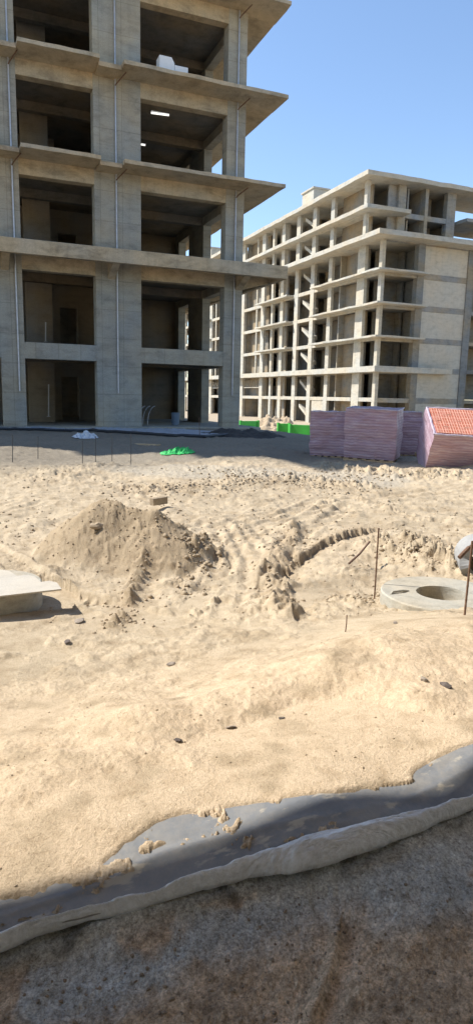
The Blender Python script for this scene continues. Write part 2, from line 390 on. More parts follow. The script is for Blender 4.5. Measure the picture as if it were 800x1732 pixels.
def ground_z(x, y, detail=True):
    z = base_z(x, y); r = np.hypot(x, y)
    near = 1-sstep(14, 30, r)
    inn = 1-sstep(60, 90, r)
    yu, yl = Yup(x), Ylo(x)
    inband = (x > -2.2) & (x < 5)
    wob = .035*fbm(x, y, 7, 4, seed=3)+.05*fbm(x, y, 2.2, 2, seed=8)
    du = y-(yu+wob*(.3+np.clip(.66-x, 0, .5)*4.5)); dl = y-yl
    z0 = z.copy()
    # broad undulation and small scale roughness
    mid = sstep(3.4, 5.0, y+.15*x)
    und = .035*fbm(x, y, .8, 3, seed=11)*inn
    und = und+.046*fbm(x, y, 1.9, 3, seed=12)*(1-sstep(8, 16, r))
    rough = .6*fbm(x, y, 6.5, 5, .62, seed=21)+.55*(.35-np.abs(fbm(x, y, 5, 6, .66, seed=22))*1.6)
    roughA = .014+.012*mid
    sand_h = und*(.75+.25*mid)+roughA*rough+.005*fbm(x, y, 32, 3, seed=31)*(r < 9)
    bumps = np.maximum(0, fbm(x, y, 3.3, 3, seed=41)-.12)*.06*mid*inn*(1-sstep(25, 40, r))
    z = z+sand_h+bumps
    # ripples of churned earth
    lump = np.maximum(0, fbm(x, y, 8, 5, .64, seed=51))*1.1
    h, t = heap_h(x, y)
    z = z+h+(t > 0)*np.minimum(t*6, 1)*(.05*lump+.03*fbm(x, y, 4, 3, seed=61)+.022*np.abs(fbm(x, y, 16, 3, seed=62)))
    # row of lumps in front of the shade
    for px, zz, wd, am in (([(225, 822), (330, 822), (470, 812), (620, 822)], -1.62, .38, .085), ([(340, 798), (500, 806), (600, 812)], -1.55, .3, .05),
                           ([(560, 790), (640, 800), (800, 806)], -1.5, .5, .07), ([(540, 848), (600, 842), (720, 872)], -1.72, .16, .06), ([(655, 920), (740, 940), (800, 950)], -1.9, .45, .10)):
        d, s, arc, L = polyd(x, y, gp(px, zz)); z = z+am*np.exp(-(d/wd)**2)*(.25+1.5*lump)
    for (cx_, cy_), rr, hh in MW:
        d2 = ((x-cx_)**2+(y-cy_)**2)/(rr*rr); z = z+hh*np.exp(-d2)*(1.0 if cy_ < 4.2 else .7+1.1*lump)
    # tread cut: far side high, near side low, with lug teeth
    d, s, arc, L = polyd(x, y, ARC)
    tooth = .5+.5*np.sin(arc*2*math.pi/.085)
    nzA = fbm(x, y, 5, 3, seed=72)
    env = np.exp(-(d/.42)**4)*sstep(-.02, .15, arc)*(1-sstep(L-.55, L+.02, arc))*(.75+.5*fbm(x, y, 2.5, 2, seed=75))
    sd = d*s
    cut = sstep(-.03, .012, sd+.02*(tooth-.5)*(.3+np.abs(fbm(x, y, 9, 2, seed=73))*2)+.09*nzA+.04*fbm(x, y, 14, 4, .6, seed=74))
    z = z+env*(.055*(1+.9*nzA)*cut*np.exp(-np.maximum(sd, 0)/.30)-.08*(1-cut)*np.exp(-np.abs(sd)/.25))
    d, s, arc, L = polyd(x, y, RIDGE); sd = d*s
    nz = fbm(x, y, 6, 3, seed=71)
    z = z+np.exp(-(d/.26)**2)*(.07+.09*nz+.05*lump)*(sd < 9)-.05*np.exp(-((sd-.2)/.12)**2)*(d < .5)
    d, s, arc, L = polyd(x, y, LTR); sd = d*s
    tooth = sstep(-.3, .7, np.sin(arc*2*math.pi/.13+3*sd+2.5*fbm(x, y, 4, 2, seed=76)))*(.85+fbm(x, y, 9, 3, seed=77))
    z = z+.095*np.exp(-((d)/.07)**2)*(tooth*.9+.1)*sstep(0, .1, arc+.05)-.035*np.exp(-((sd-.18)/.12)**2)*(arc > 0)*(arc < L)
    z = z+.025*np.exp(-((sd-.17)/.14)**2)*tooth*(arc > .02)*(arc < L)
    d, s, arc, L = polyd(x, y, LTR2); z = z+.05*np.exp(-(d/.1)**2)*(.3+lump*2)
    for i, st in enumerate(STREAK):
        d, s, arc, L = polyd(x, y, st)
        wdt = .55; rip = np.sin(d*s*2*math.pi/.19+1.3*fbm(x, y, .5, 2, seed=80+i))
        z = z+.016*rip*np.exp(-(d/wdt)**4)*(.6+.5*fbm(x, y, 3, 3, seed=88+i))
    for i, (st, wv) in enumerate(TYRES):
        for off in (-wv, wv):
            d, s, arc, L = polyd(x, y, st); e = d*s-off; lug = sstep(-.2, .5, np.sin(arc*2*math.pi/.12+np.abs(e)*22))
            ev = sstep(0, .4, arc)*(1-sstep(L-.4, L, arc))*(.55+.6*fbm(x, y, .9, 3, seed=131+i)); fl = 1-sstep(.11, .15, np.abs(e))
            z = z+ev*(-.030*fl+.014*lug*fl+.016*np.exp(-((np.abs(e)-.18)/.045)**2)*(1+.8*fbm(x, y, 7, 3, seed=135)))
    # manhole shaft
    dr = np.hypot(x-RINGC[0], y-RINGC[1])
    z = np.where(dr < .40, -3.2, z)
    z = np.where((dr >= .40) & (dr < .75) & (z > -1.86) & (y > RINGC[1]-.30), np.minimum(z, -1.9), z)
    z = np.where(np.hypot(x-.10, y-6.42) < .85, np.minimum(z, -2.03+.012*rough), z)
    # under and beside the membrane
    k = sstep(-.012, .03, du)                      # 0 under sheet, 1 sand over it
    zin = z0-.016; zlow = z0-.055+.012*rough+.018*fbm(x, y, 2.5, 4, seed=91)+.007*fbm(x, y, 22, 4, .7, seed=95)+.005*np.abs(fbm(x, y, 38, 3, .7, seed=97))+.010*np.maximum(0, fbm(x, y, 9, 3, seed=96))
    patch = np.maximum(0, fbm(x*.6, y*1.6, 7, 4, seed=101)-.36)*.20*(sstep(-.12, -.03, du)+.6*np.exp(-((x-1.45)/.3)**2))
    patch = patch+np.maximum(0, fbm(x*.8, y*1.3, 10, 6, .62, seed=102)-.30+.42*np.exp(-(du/.11)**2)*np.clip(1.15-x, 0, 1))*.16*(x < 1.2)
    # a bank of sand blown over the left end of the sheet
    lefts = sstep(1.1, .25, x)*sstep(-.62, -.2, du+ .25*fbm(x, y, 3.5, 4, seed=111))
    patch = .024*sstep(0, .035, patch)*(1+.25*rough)
    zin = zin+patch
    zz = np.where(dl < 0, zlow, zin*(1-k)+np.maximum(z, z0+.006)*k)
    band = sstep(-.03, .0, dl); zz = np.where(dl < 0, zlow, zin*(1-k)*1+np.maximum(z, z0+.006)*k)
    # rise just outside the near sheet edge is a fold line: a small curved ridge in the shaded soil
    d, s, arc, L = polyd(x, y, gp([(572, 1565), (560, 1620), (530, 1690), (505, 1760)], -1.66))
    zz = zz+(dl < 0)*(.018*np.exp(-(d/.018)**2)-.016*np.exp(-((d*s-.035)/.03)**2))
    fl = (dl < -.02)*.03*np.maximum(0, fbm(x, y, 3.1, 3, seed=121))
    zz = zz+fl
    z = np.where(inband & (y < 6), zz, z)
    # keep the plinths clear
    z = np.where((x < 12.4) & (y > 25.0) & (y < 42), np.minimum(z, -1.36), z)
    z = np.where((x > 38) & (y > 57), -2.98, z)
    return z
def gz(x, y): return float(ground_z(np.array([x], float), np.array([y], float))[0])

TH0 = math.pi/2-YAW
ang = np.concatenate([np.linspace(-math.pi, -R(34), 70, endpoint=False), np.linspace(-R(34), R(34), 720, endpoint=False), np.linspace(R(34), math.pi, 71)[:-1]])+TH0
rad = np.concatenate([np.geomspace(.35, 1.4, 60, endpoint=False), np.geomspace(1.4, 40, 800, endpoint=False), np.geomspace(40, 2500, 60)])
RR, AA = np.meshgrid(rad, ang, indexing='ij')
GX, GY = RR*np.cos(AA), RR*np.sin(AA)
GZ = ground_z(GX, GY)
nr, na = GX.shape
_lr = np.log(rad)
def gzv(x, y):
    x = np.asarray(x, float); y = np.asarray(y, float)
    a = np.mod(np.arctan2(y, x)-ang[0], 2*math.pi)+ang[0]
    fi = np.interp(np.log(np.maximum(np.hypot(x, y), rad[0])), _lr, np.arange(nr)); fj = np.interp(a, np.append(ang, ang[0]+2*math.pi), np.arange(na+1))
    i = np.minimum(fi.astype(int), nr-2); j = fj.astype(int) % na; u = fi-i; v = fj-fj.astype(int); j2 = (j+1) % na
    return (GZ[i, j]*(1-u)+GZ[i+1, j]*u)*(1-v)+(GZ[i, j2]*(1-u)+GZ[i+1, j2]*u)*v
def gz(x, y): return float(gzv(x, y))
verts = np.stack([GX, GY, GZ], -1).reshape(-1, 3)
verts = np.vstack([verts, [[0, 0, GZ[0].mean()]]])
i0 = (np.arange(nr-1)[:, None]*na+np.arange(na)[None]).ravel(); jn = np.roll(np.arange(na), -1)
i1 = (np.arange(nr-1)[:, None]*na+jn[None]).ravel()
quads = np.stack([i0, i0+na, i1+na, i1], -1)
tris = np.stack([np.full(na, nr*na), np.arange(na), jn], -1)
me = bpy.data.meshes.new('ground')
me.vertices.add(len(verts)); me.vertices.foreach_set('co', verts.astype(np.float32).ravel())
me.loops.add(quads.size+tris.size); me.loops.foreach_set('vertex_index', np.r_[quads.ravel(), tris.ravel()].astype(np.int32))
me.polygons.add(len(quads)+len(tris))
me.polygons.foreach_set('loop_start', np.r_[np.arange(len(quads))*4, len(quads)*4+np.arange(len(tris))*3].astype(np.int32))
me.update(calc_edges=True); me.validate()
# soil kinds
X_, Y_ = verts[:, 0], verts[:, 1]; r_ = np.hypot(X_, Y_)
def C3(c): return np.array(c)[None]
mid = sstep(3.0, 5.2, Y_+.15*X_+.5*fbm(X_, Y_, 1.2, 3, seed=201))[:, None]
col = C3((.61, .475, .325))*(1-mid)+C3((.50, .405, .28))*mid
pn = fbm(X_, Y_, .55, 4, seed=202)[:, None]
col = col*(1+.10*pn)
dirt = sstep(.15, .45, fbm(X_, Y_, 1.6, 4, seed=203))[:, None]*mid
col = col*(1-.16*dirt)
hh, tt = heap_h(X_, Y_); k = sstep(-.02, .10, tt+.10*fbm(X_, Y_, 6, 3, seed=208))[:, None]*.95; col = col*(1-k)+C3((.37, .285, .185))*k*(1+.12*fbm(X_, Y_, 5, 4, seed=209)[:, None])
for px, zz, wd in (([(225, 822), (330, 822), (470, 812), (620, 822)], -1.62, .4), ([(655, 920), (740, 940), (800, 950)], -1.9, .4)):
    d, _, _, _ = polyd(X_, Y_, gp(px, zz)); k = (.7*np.exp(-(d/wd)**2)*sstep(-.1, .3, fbm(X_, Y_, 5, 3, seed=207)))[:, None]; col = col*(1-k)+C3((.40, .31, .205))*k
for ln in (ARC, RIDGE, LTR):
    d, _, _, _ = polyd(X_, Y_, ln); k = (.55*np.exp(-(d/.13)**2))[:, None]; col = col*(1-k)+C3((.34, .26, .17))*k
# grey gravel strip
d, _, _, _ = polyd(X_, Y_, gp([(215, 792), (400, 798), (560, 800), (640, 806)], -1.5)); k = (sstep(.75, .35, d+.25*fbm(X_, Y_, 1.5, 3, seed=205)))[:, None]
col = col*(1-k)+C3((.44, .38, .29))*k
# greyer earth near and between the buildings, darkened to deepen the near building's shade
g = sstep(12.5, 14.5, Y_+.3*fbm(X_, Y_, .8, 2, seed=206))[:, None]
col = col*(1-g)+C3((.25, .215, .165))*g*(1+.2*pn)
# lighter patch in front of far building
g = sstep(34, 40, Y_)[:, None]; col = col*(1-g)+C3((.42, .35, .26))*g
# shaded near ground: cement crust beside the cloth, brown earth beyond
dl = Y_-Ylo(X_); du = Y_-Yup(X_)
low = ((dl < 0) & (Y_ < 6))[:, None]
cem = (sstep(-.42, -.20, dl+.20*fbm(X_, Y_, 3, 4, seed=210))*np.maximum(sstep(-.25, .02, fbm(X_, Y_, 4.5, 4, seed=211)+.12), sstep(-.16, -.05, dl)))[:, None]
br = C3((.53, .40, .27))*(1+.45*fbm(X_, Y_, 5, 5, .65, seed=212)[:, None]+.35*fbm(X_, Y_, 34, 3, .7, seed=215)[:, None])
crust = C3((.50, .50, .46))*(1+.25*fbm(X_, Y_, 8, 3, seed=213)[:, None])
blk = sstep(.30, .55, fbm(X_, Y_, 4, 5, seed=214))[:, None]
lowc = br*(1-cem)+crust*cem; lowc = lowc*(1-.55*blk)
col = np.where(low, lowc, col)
col = np.clip(col, .01, .9)
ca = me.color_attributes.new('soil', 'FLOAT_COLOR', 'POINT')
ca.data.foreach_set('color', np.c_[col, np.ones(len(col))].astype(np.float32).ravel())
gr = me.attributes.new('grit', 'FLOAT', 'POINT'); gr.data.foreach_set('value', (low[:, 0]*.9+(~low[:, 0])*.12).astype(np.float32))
me.shade_smooth()
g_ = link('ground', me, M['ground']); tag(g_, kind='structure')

# ------------------------------------------------------------------ membrane and cloth on the near bank
def strip(name, mat, xs, fy0, fy1, nv, fz, thick, label, cat):
    nu = len(xs); V = []
    for x in xs:
        a, b = fy0(x), fy1(x)
        for j in range(nv):
            v = j/(nv-1); y = a+(b-a)*v; V.append((x, y, v))
    V = np.array(V); z = fz(V[:, 0], V[:, 1], V[:, 2])
    bm = bmesh.new(); vs = [bm.verts.new((V[i, 0], V[i, 1], z[i])) for i in range(len(V))]
    for i in range(nu-1):
        for j in range(nv-1):
            bm.faces.new((vs[i*nv+j], vs[(i+1)*nv+j], vs[(i+1)*nv+j+1], vs[i*nv+j+1]))
    bmesh.ops.recalc_face_normals(bm, faces=bm.faces)
    me = bpy.data.meshes.new(name); bm.to_mesh(me); bm.free(); me.shade_smooth()
    o = link(name, me, mat); md = o.modifiers.new('thickness', 'SOLIDIFY'); md.thickness = thick; md.offset = 1
    tag(o, label, cat); return o
xs = np.linspace(-1.2, 4.2, 420)
f1 = lambda x: float(Yup(np.array([x]))[0]); f0 = lambda x: float(Ylo(np.array([x]))[0])
strip('plastic_membrane', M['membrane'], xs, lambda x: f0(x)-.03, lambda x: f1(x)+.10, 40,
      lambda x, y, v: base_z(x, y)+.004*fbm(x, y, 3, 3, seed=301)+.003*fbm(x, y*2, 11, 4, .6, seed=302)-.004+.012*np.exp(-((v-.35)/.05)**2)*(.5+.5*fbm(x, y, 1.2, 2, seed=303)) - .05*sstep(.92, 1.0, v),
      .0025, 'slate grey plastic membrane half buried in sand along the near bank', 'plastic sheet')
CL = [(-400, 1650, 1760), (0, 1547, 1589), (60, 1535, 1569), (120, 1524, 1546), (160, 1516, 1545), (250, 1492, 1523), (330, 1465, 1502), (400, 1448, 1482), (480, 1415, 1478), (560, 1402, 1466), (640, 1388, 1440), (700, 1368, 1408), (760, 1350, 1374), (800, 1343, 1360), (1100, 1270, 1300)]
cU = np.array([onZ(a, b+(c-b)*.16, -1.57)[:2] for a, b, c in CL]); cL = np.array([onZ(a, b+(c-b)*float(np.interp(a, [250, 600], [.62, .88])), -1.60)[:2] for a, b, c in CL])
cu = lambda x: float(smooth_interp(np.array([x]), cU)[0]); cl = lambda x: float(smooth_interp(np.array([x]), cL)[0])
def cloth_z(x, y, v):
    w = np.array([cu(a)-cl(a) for a in x])
    fold = .5+.5*np.sin(v*9+4*fbm(x, y*0, 1.1, 2, seed=311)+2*x)
    z = base_z(x, y)+.010+.009*np.sin(np.clip(v, 0, 1)**.6*math.pi)+.007*fold*np.sin(v*math.pi)+.013*(1-np.abs(fbm(x*.45, y*2.5+x*.5, 8, 4, seed=313)))**3*np.sin(v*math.pi)+.004*fbm(x, y, 30, 3, seed=314)+.020*np.abs(np.sin(v*math.pi*1.7+2.5*fbm(x, y*0, 1.3, 3, seed=317)))**1.5*np.sin(v*math.pi)*np.clip(w/.10, .2, 1.3)
    return z-.035*np.exp(-v/.06)
xs = np.linspace(-1.1, 4.0, 900)
def clw(x): return cl(x)+.012*float(fbm(np.array([x]), np.array([0.]), 7, 3, seed=315)[0])
def cuw(x): return cu(x)+.014*float(fbm(np.array([x]), np.array([3.]), 6, 3, seed=316)[0])
strip('geotextile_cloth', M['cloth'], xs, clw, cuw, 36, cloth_z, .004, 'off white geotextile cloth strip folded along the lower edge of the membrane', 'cloth')

# ------------------------------------------------------------------ building A (near, left)
LV = [-1.30, 1.92, 5.25, 8.60, 11.95, 15.30, 18.63, 21.96, 25.30]
bldA = empty('concrete_building', (4, 34, -1.35), 'nearest unfinished concrete frame building with pointed eaves and dark open bays at left', 'building', 'unfinished concrete frame buildings')
colsA = [(-16.2, -14.4), (-12.9, -12.1), (-9.5, -7.7), (-5.0, -3.2), (-1.9, -1.05), (1.30, 2.17), (4.93, 6.76), (10.355, 11.17)]
FY = 27.0
for a, b in colsA:
    if a < -13: continue
    boxo('column', (a, b, FY, FY+.55, -1.6, LV[8]-.05), M['concA'], bldA, .012)
for i, (y0, y1) in enumerate([(31.05, 33.25), (34.95, 36.4), (40.4, 41.0)]):
    boxo('column', (10.78, 11.18, y0, y1, -1.6, LV[8]-.05), M['concA'], bldA, .012)
XL = -12.9
for li in range(1, 9):
    z = LV[li]; dep = .66 if li > 1 else .62
    for (a, b), (c, d) in zip(colsA[1:], colsA[2:]):
        boxo('beam', (b-.02, c+.02, FY+.012, FY+.42, z-dep, z-.02 if li > 1 else z), M['concA' if li == 1 else 'concEave'], bldA, .008)
    # side beams
    for y0, y1 in ((FY+.56, 31.04), (33.26, 34.94), (36.41, 40.39)):
        boxo('side_beam', (10.80, 11.16, y0, y1, z-.60, z-.02), M['concA'], bldA)
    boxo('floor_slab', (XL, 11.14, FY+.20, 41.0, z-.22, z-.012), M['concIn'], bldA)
boxo('ground_slab', (XL, 12.0, 26.5, 41.2, -1.75, -1.30), M['concA'], bldA, .01)
boxo('step', (6.9, 10.3, 25.9, 26.5, -1.7, -1.42), M['concA'], bldA, .02)
# L2: deep edged slab
z = LV[2]
rough_slab('balcony_slab', XL, 12.66, 25.82, 41.4, z-.02, z+.14, M['concEave'], bldA, .012, .8, 1)
bm = bmesh.new(); box(bm, XL, 12.68, 25.70, 25.92, z-.34, z+.17); box(bm, 12.45, 12.68, 25.925, 41.4, z-.34, z+.17); done(bm, 'edge_beam', M['concEave'], bldA, .01)
# eaves per bay with short gaps at the wide columns
for li in (3, 4, 5, 6, 7):
    z = LV[li]
    segs = [(-12.5, -8.75), (-7.9, -4.3), (-3.6, 1.48), (2.17, 4.98), (5.86, 12.50)]
    for si, (a, b) in enumerate(segs):
        b2 = b; y1 = FY+.3
        rough_slab('eave', a, b2, 25.80, y1 if si < 4 else FY+.3, z-.115, z+.02, M['concEave'], bldA, .022, .45, li*10+si)
    rough_slab('eave', 11.0, 12.49, FY+.305, 41.4, z-.113, z+.018, M['concEave'], bldA, .014, .8, li*10+7)
    for a, b in [(1.50, 2.15), (5.0, 5.84), (-4.28, -3.62), (-8.73, -7.92)]:
        boxo('eave_joint', (a, b, 26.15, FY+.02, z-.19, z-.04), M['concEave'], bldA)
rough_slab('roof', XL-.3, 12.8, 25.55, 41.8, LV[8]-.02, LV[8]+.25, M['concEave'], bldA, .02, .8, 99)
# corbels beneath L2 slab at the columns
for cx_ in (-3.9, 1.55, 5.55, 11.0):
    bm = bmesh.new(); prism(bm, [(FY+.01, LV[2]-.03), (FY+.01, LV[2]-.75), (26.75, LV[2]-.62), (25.93, LV[2]-.30), (25.93, LV[2]-.03)], 0, cx_-.14, cx_+.14); done(bm, 'corbel', M['concEave'], bldA)
bm = bmesh.new(); prism(bm, [(11.165, LV[2]-.03), (11.165, LV[2]-.70), (12.44, LV[2]-.33), (12.44, LV[2]-.03)], 1, 27.1, 27.35); done(bm, 'corbel', M['concEave'], bldA)
bm = bmesh.new(); prism(bm, [(11.165, LV[2]-.03), (11.165, LV[2]-.70), (12.44, LV[2]-.33), (12.44, LV[2]-.03)], 1, 31.4, 31.7); done(bm, 'corbel', M['concEave'], bldA)
# drain pipes with the short elbow under every eave
for px_ in (1.93, 5.77, 10.78):
    y_ = FY-.05
    tops = [LV[i] for i in (8, 7, 6, 5, 4, 3, 2)]; bots = [LV[7]+.05, LV[6]+.05, LV[5]+.05, LV[4]+.05, LV[3]+.05, LV[2]+.16, .05]
    for a, b in zip(tops, bots):
        bm = bmesh.new(); tube(bm, [(px_, y_, a-.13), (px_, y_, b)], .030, 8); done(bm, 'drain_pipe', M['pipe'], bldA)
        if a < LV[8] and a != LV[2]:
            bm = bmesh.new(); tube(bm, [(px_, y_-.02, a-.42), (px_+.06, y_-.10, a-.34), (px_+.28, 26.35, a-.155)], .022, 6); done(bm, 'pipe_elbow', M['rust'], bldA)
# interiors
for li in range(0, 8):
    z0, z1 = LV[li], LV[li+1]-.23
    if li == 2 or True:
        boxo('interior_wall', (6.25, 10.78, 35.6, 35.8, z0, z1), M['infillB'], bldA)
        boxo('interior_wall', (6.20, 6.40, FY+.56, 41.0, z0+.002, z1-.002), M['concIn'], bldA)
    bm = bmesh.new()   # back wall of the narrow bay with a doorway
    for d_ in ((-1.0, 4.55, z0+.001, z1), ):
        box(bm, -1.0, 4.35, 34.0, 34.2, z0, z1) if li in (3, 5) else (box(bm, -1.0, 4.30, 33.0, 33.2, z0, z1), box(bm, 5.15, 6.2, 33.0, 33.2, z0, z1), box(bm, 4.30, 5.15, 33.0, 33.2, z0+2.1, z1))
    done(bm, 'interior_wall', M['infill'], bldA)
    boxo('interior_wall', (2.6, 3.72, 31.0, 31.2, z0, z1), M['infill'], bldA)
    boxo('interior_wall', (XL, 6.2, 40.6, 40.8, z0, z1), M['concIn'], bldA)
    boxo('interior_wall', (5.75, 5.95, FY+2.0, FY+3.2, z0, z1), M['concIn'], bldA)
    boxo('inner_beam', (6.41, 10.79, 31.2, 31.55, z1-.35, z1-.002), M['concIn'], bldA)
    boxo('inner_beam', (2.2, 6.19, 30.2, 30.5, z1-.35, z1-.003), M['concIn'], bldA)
# glowing strips standing in for light through gaps in the ceiling slab
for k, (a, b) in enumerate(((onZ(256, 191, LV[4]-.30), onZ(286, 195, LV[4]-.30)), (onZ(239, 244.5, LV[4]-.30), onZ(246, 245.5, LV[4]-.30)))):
    o = empty('glow_strip', (a[0], a[1], LV[4]-.24), ('longer glowing strip standing in for light through the third storey ceiling of the nearest building', 'short glowing strip standing in for a slit of light deeper inside the same third storey room')[k], 'light', 'glowing ceiling slits')
    bm = bmesh.new(); tube(bm, [a, b], .035, 8); done(bm, 'tube', M['ceiling_glow'], o)
    bm = bmesh.new(); box(bm, a[0]-.03, b[0]+.03, min(a[1], b[1])-.06, max(a[1], b[1])+.06, LV[4]-.265, LV[4]-.233); done(bm, 'strip_backing', M['pipe'], o)
# white blocks on the ledge
wb = empty('foam_blocks', (7.95, 26.5, LV[4]+.02), 'two stepped white foam blocks on the fourth storey ledge', 'foam block')
bm = bmesh.new(); prism(bm, [(7.33, LV[4]+.02), (7.92, LV[4]+.02), (7.92, LV[4]+.52), (7.80, LV[4]+.70), (7.33, LV[4]+.70)], 1, 26.35, 26.8); done(bm, 'tall_block', M['white'], wb, .01)
boxo('low_block', (7.93, 8.46, 26.35, 26.75, LV[4]+.02, LV[4]+.46), M['white'], wb, .01)
# things inside the ground floor
bk = onY(297, 712, 28.2)
bm = bmesh.new(); bmesh.ops.create_cone(bm, cap_ends=True, segments=20, radius1=.16, radius2=.20, depth=.55, matrix=Matrix.Translation((bk[0], 28.2, -1.02)))
o = done(bm, 'plastic_barrel', M['bluebucket'], None, .01); tag(o, 'small blue grey barrel standing inside the ground floor bay', 'barrel')
for k in range(4):
    bm = bmesh.new(); x = 6.75+.22*k
    tube(bm, [(x+.35*t*t, 28.6, -1.28+1.15*t-.35*t*t*t) for t in np.linspace(0, 1, 9)], .025, 6)
    o = done(bm, 'bent_rod', M['pipe']); tag(o, 'thin bent rod leaning inside the dark ground floor corner', 'rod', 'bent rods leaning in the ground floor bay')
for (px_, y0, y1, lab) in ((83, 650, 704, 'pale thin prop standing by the ground floor doorway in the left bay'), (78, 545, 577, 'pale thin prop standing on the middle floor of the left bay')):
    a = onY(px_, y0, 30.5); b = onY(px_, y1, 30.5)
    bm = bmesh.new(); tube(bm, [a, b], .03, 6); box(bm, b[0]-.07, b[0]+.07, b[1]-.07, b[1]+.07, b[2]-.02, b[2]+.0); o = done(bm, 'steel_prop', M['white']); tag(o, lab, 'prop')

# ------------------------------------------------------------------ building B (right, behind)
def far_building(name, X0, Ystart, flip, label, full=True):
    root = empty(name, (X0+5, Ystart, -3.0), label, 'building', 'unfinished concrete frame buildings')
    L = [-3.05, .25, 3.50, 6.60, 9.90, 13.15, 16.50, 19.75, 23.0]
    if not flip: T = lambda y: y
    else: T = lambda y: 2*99.0-y
    def bx(nm, x0, x1, y0, y1, z0, z1, mat, bev=0):
        y0, y1 = sorted((T(y0), T(y1))); return boxo(nm, (x0, x1, y0, y1, z0, z1), M[mat], root, bev)
    def rs(nm, x0, x1, y0, y1, z0, z1, mat, seed, amp=.05):
        y0, y1 = sorted((T(y0), T(y1))); return rough_slab(nm, x0, x1, y0, y1, z0, z1, M[mat], root, amp, 1.2, seed)
    cy = [(62.15, 63.75), (69.0, 69.8), (73.2, 74.1), (77.35, 78.3), (81.6, 82.5), (84.8, 85.4), (87.7, 88.8), (95.0, 96.2)]
    XB = X0+.34
    for i, (a, b) in enumerate(cy):
        if i == 0:
            bx('column', X0, XB, a, b-.15, -3.4, L[6]-.1, 'concB'); bx('column', X0, X0+.36, 62.4, 62.95, L[6], L[8]-.1, 'concB')
        else: bx('column', X0, XB, a, b, -3.4, L[8]-.1, 'concB')
    bx('column', X0, X0+.38, 59.0, 59.55, -3.4, L[6]-.1, 'concB')
    bx('mullion', X0+.08, X0+.3, 90.3, 90.65, L[2], L[8]-.1, 'concB')
    gaps = [(59.55, 62.15)]+[(cy[i][1], cy[i+1][0]) for i in range(len(cy)-1)]
    # infill kind per bay and depth behind the face
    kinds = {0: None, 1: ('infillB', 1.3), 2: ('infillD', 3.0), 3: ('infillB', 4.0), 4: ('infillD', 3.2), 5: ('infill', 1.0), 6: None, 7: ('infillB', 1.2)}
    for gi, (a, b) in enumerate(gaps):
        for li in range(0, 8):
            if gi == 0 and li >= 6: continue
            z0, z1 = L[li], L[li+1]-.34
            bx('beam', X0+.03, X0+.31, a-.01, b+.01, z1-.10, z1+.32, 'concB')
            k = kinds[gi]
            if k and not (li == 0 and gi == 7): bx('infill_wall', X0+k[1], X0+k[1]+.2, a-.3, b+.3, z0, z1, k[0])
    bx('infill_wall', X0+2.5, X0+2.7, 88.8, 94.7, L[0], L[1]+1.5, 'infillB')
    bx('ground_panel', X0+.1, X0+.3, 69.78, 72.83, L[0], L[1]-.45, 'concB')
    for li in range(0, 8):
        bx('partition', X0+5.4, X0+5.6, 62.9, 96.0, L[li], L[li+1]-.26, 'concBd')
    for li in range(0, 8): bx('partition', X0+.6, X0+12, 95.2, 95.4, L[li], L[li+1]-.26, 'concBd')
    # portal truss
    bm = bmesh.new()
    def TT(p): return (p[0], T(p[1]), p[2])
    tube(bm, [TT((X0+.2, 88.7, 1.45)), TT((X0+.2, 94.8, 1.45))], .07, 5)
    for q in range(8):
        ya = 88.9+q*.72; tube(bm, [TT((X0+.2, ya, 1.5)), TT((X0+.2, ya+.36, 2.5)), TT((X0+.2, ya+.72, 1.5))], .06, 5)
    done(bm, 'truss', M['concB'], root)
    # slabs
    for li in range(1, 9):
        bx('floor_slab', X0+.2, X0+ (12.1 if li < 7 else 11.3), 59.7 if li <= 6 else 62.95, 95.15, L[li]-.25, L[li]-.02, 'concBd')
    rs('band_slab', X0-.9, X0+9, 57.9, 97.2, L[2]-.62, L[2]-.03, 'concB', 5, .03)
    for li in (3, 4, 5):
        z = L[li]
        for k, (a, b) in enumerate([(58.35, 72.4), (78.6, 88.6)]):
            rs('eave', X0-1.0, X0+.3, a, b, z-.24, z-.04, 'concB', li*7+k, .07)
        rs('eave', X0-1.0, X0+5.2, 57.95, 59.2, z-.23, z-.05, 'concB', li*7+5, .06)
    rs('terrace_slab', X0-1.7, X0+14, 57.2, 84.0, L[6]-.42, L[6]+.05, 'concB', 3, .04)
    rs('eave', X0-1.0, X0+4.4, 60.7, 96.6, L[7]-.38, L[7], 'concB', 4, .05)
    rs('roof', X0-1.0, X0+12, 60.9, 97.0, L[8]-.42, L[8]+.02, 'concB', 6, .05)
    # right hand face of the upper set back storeys
    if full:
        for a, b in ((43.5, 44.45), (46.95, 47.35), (49.9, 51.05)):
            for z0, z1 in ((L[6], L[8]-.4),): bx('column', a, b, 62.2, 62.9, z0, z1, 'concBd')
        bx('beam', 44.45, 46.95, 62.25, 62.8, L[7]-.42, L[7]+.1, 'concBd'); bx('beam', 47.35, 49.9, 62.25, 62.8, L[7]-.42, L[7]+.1, 'concBd')
        bx('infill_wall', 42.5, 43.5, 62.6, 62.8, L[6], L[8]-.42, 'infill')
        bx('infill_wall', 44.5, 46.4, 64.5, 64.7, L[6], L[8]-.45, 'infill'); bx('infill_wall', 48.6, 49.9, 65.0, 65.2, L[6], L[8]-.45, 'infill')
        bx('infill_wall', 46.9, 47.1, 62.9, 70, L[6], L[8]-.45, 'infill'); bx('infill_wall', 43.4, 43.6, 62.9, 72, L[6], L[8]-.45, 'infill')
        bx('infill_wall', 50.9, 51.1, 62.9, 78, L[6], L[8]-.45, 'infill')
        bx('infill_wall', X0+3, 50, 75, 75.2, L[6], L[8]-.45, 'infill')
        # lower storeys right face
        bx('column', 44.15, 45.0, 59.0, 59.7, -3.4, L[6]-.42, 'concG'); bx('column', 50.7, 51.6, 59.0, 60.4, -3.4, L[6]-.42, 'concG')
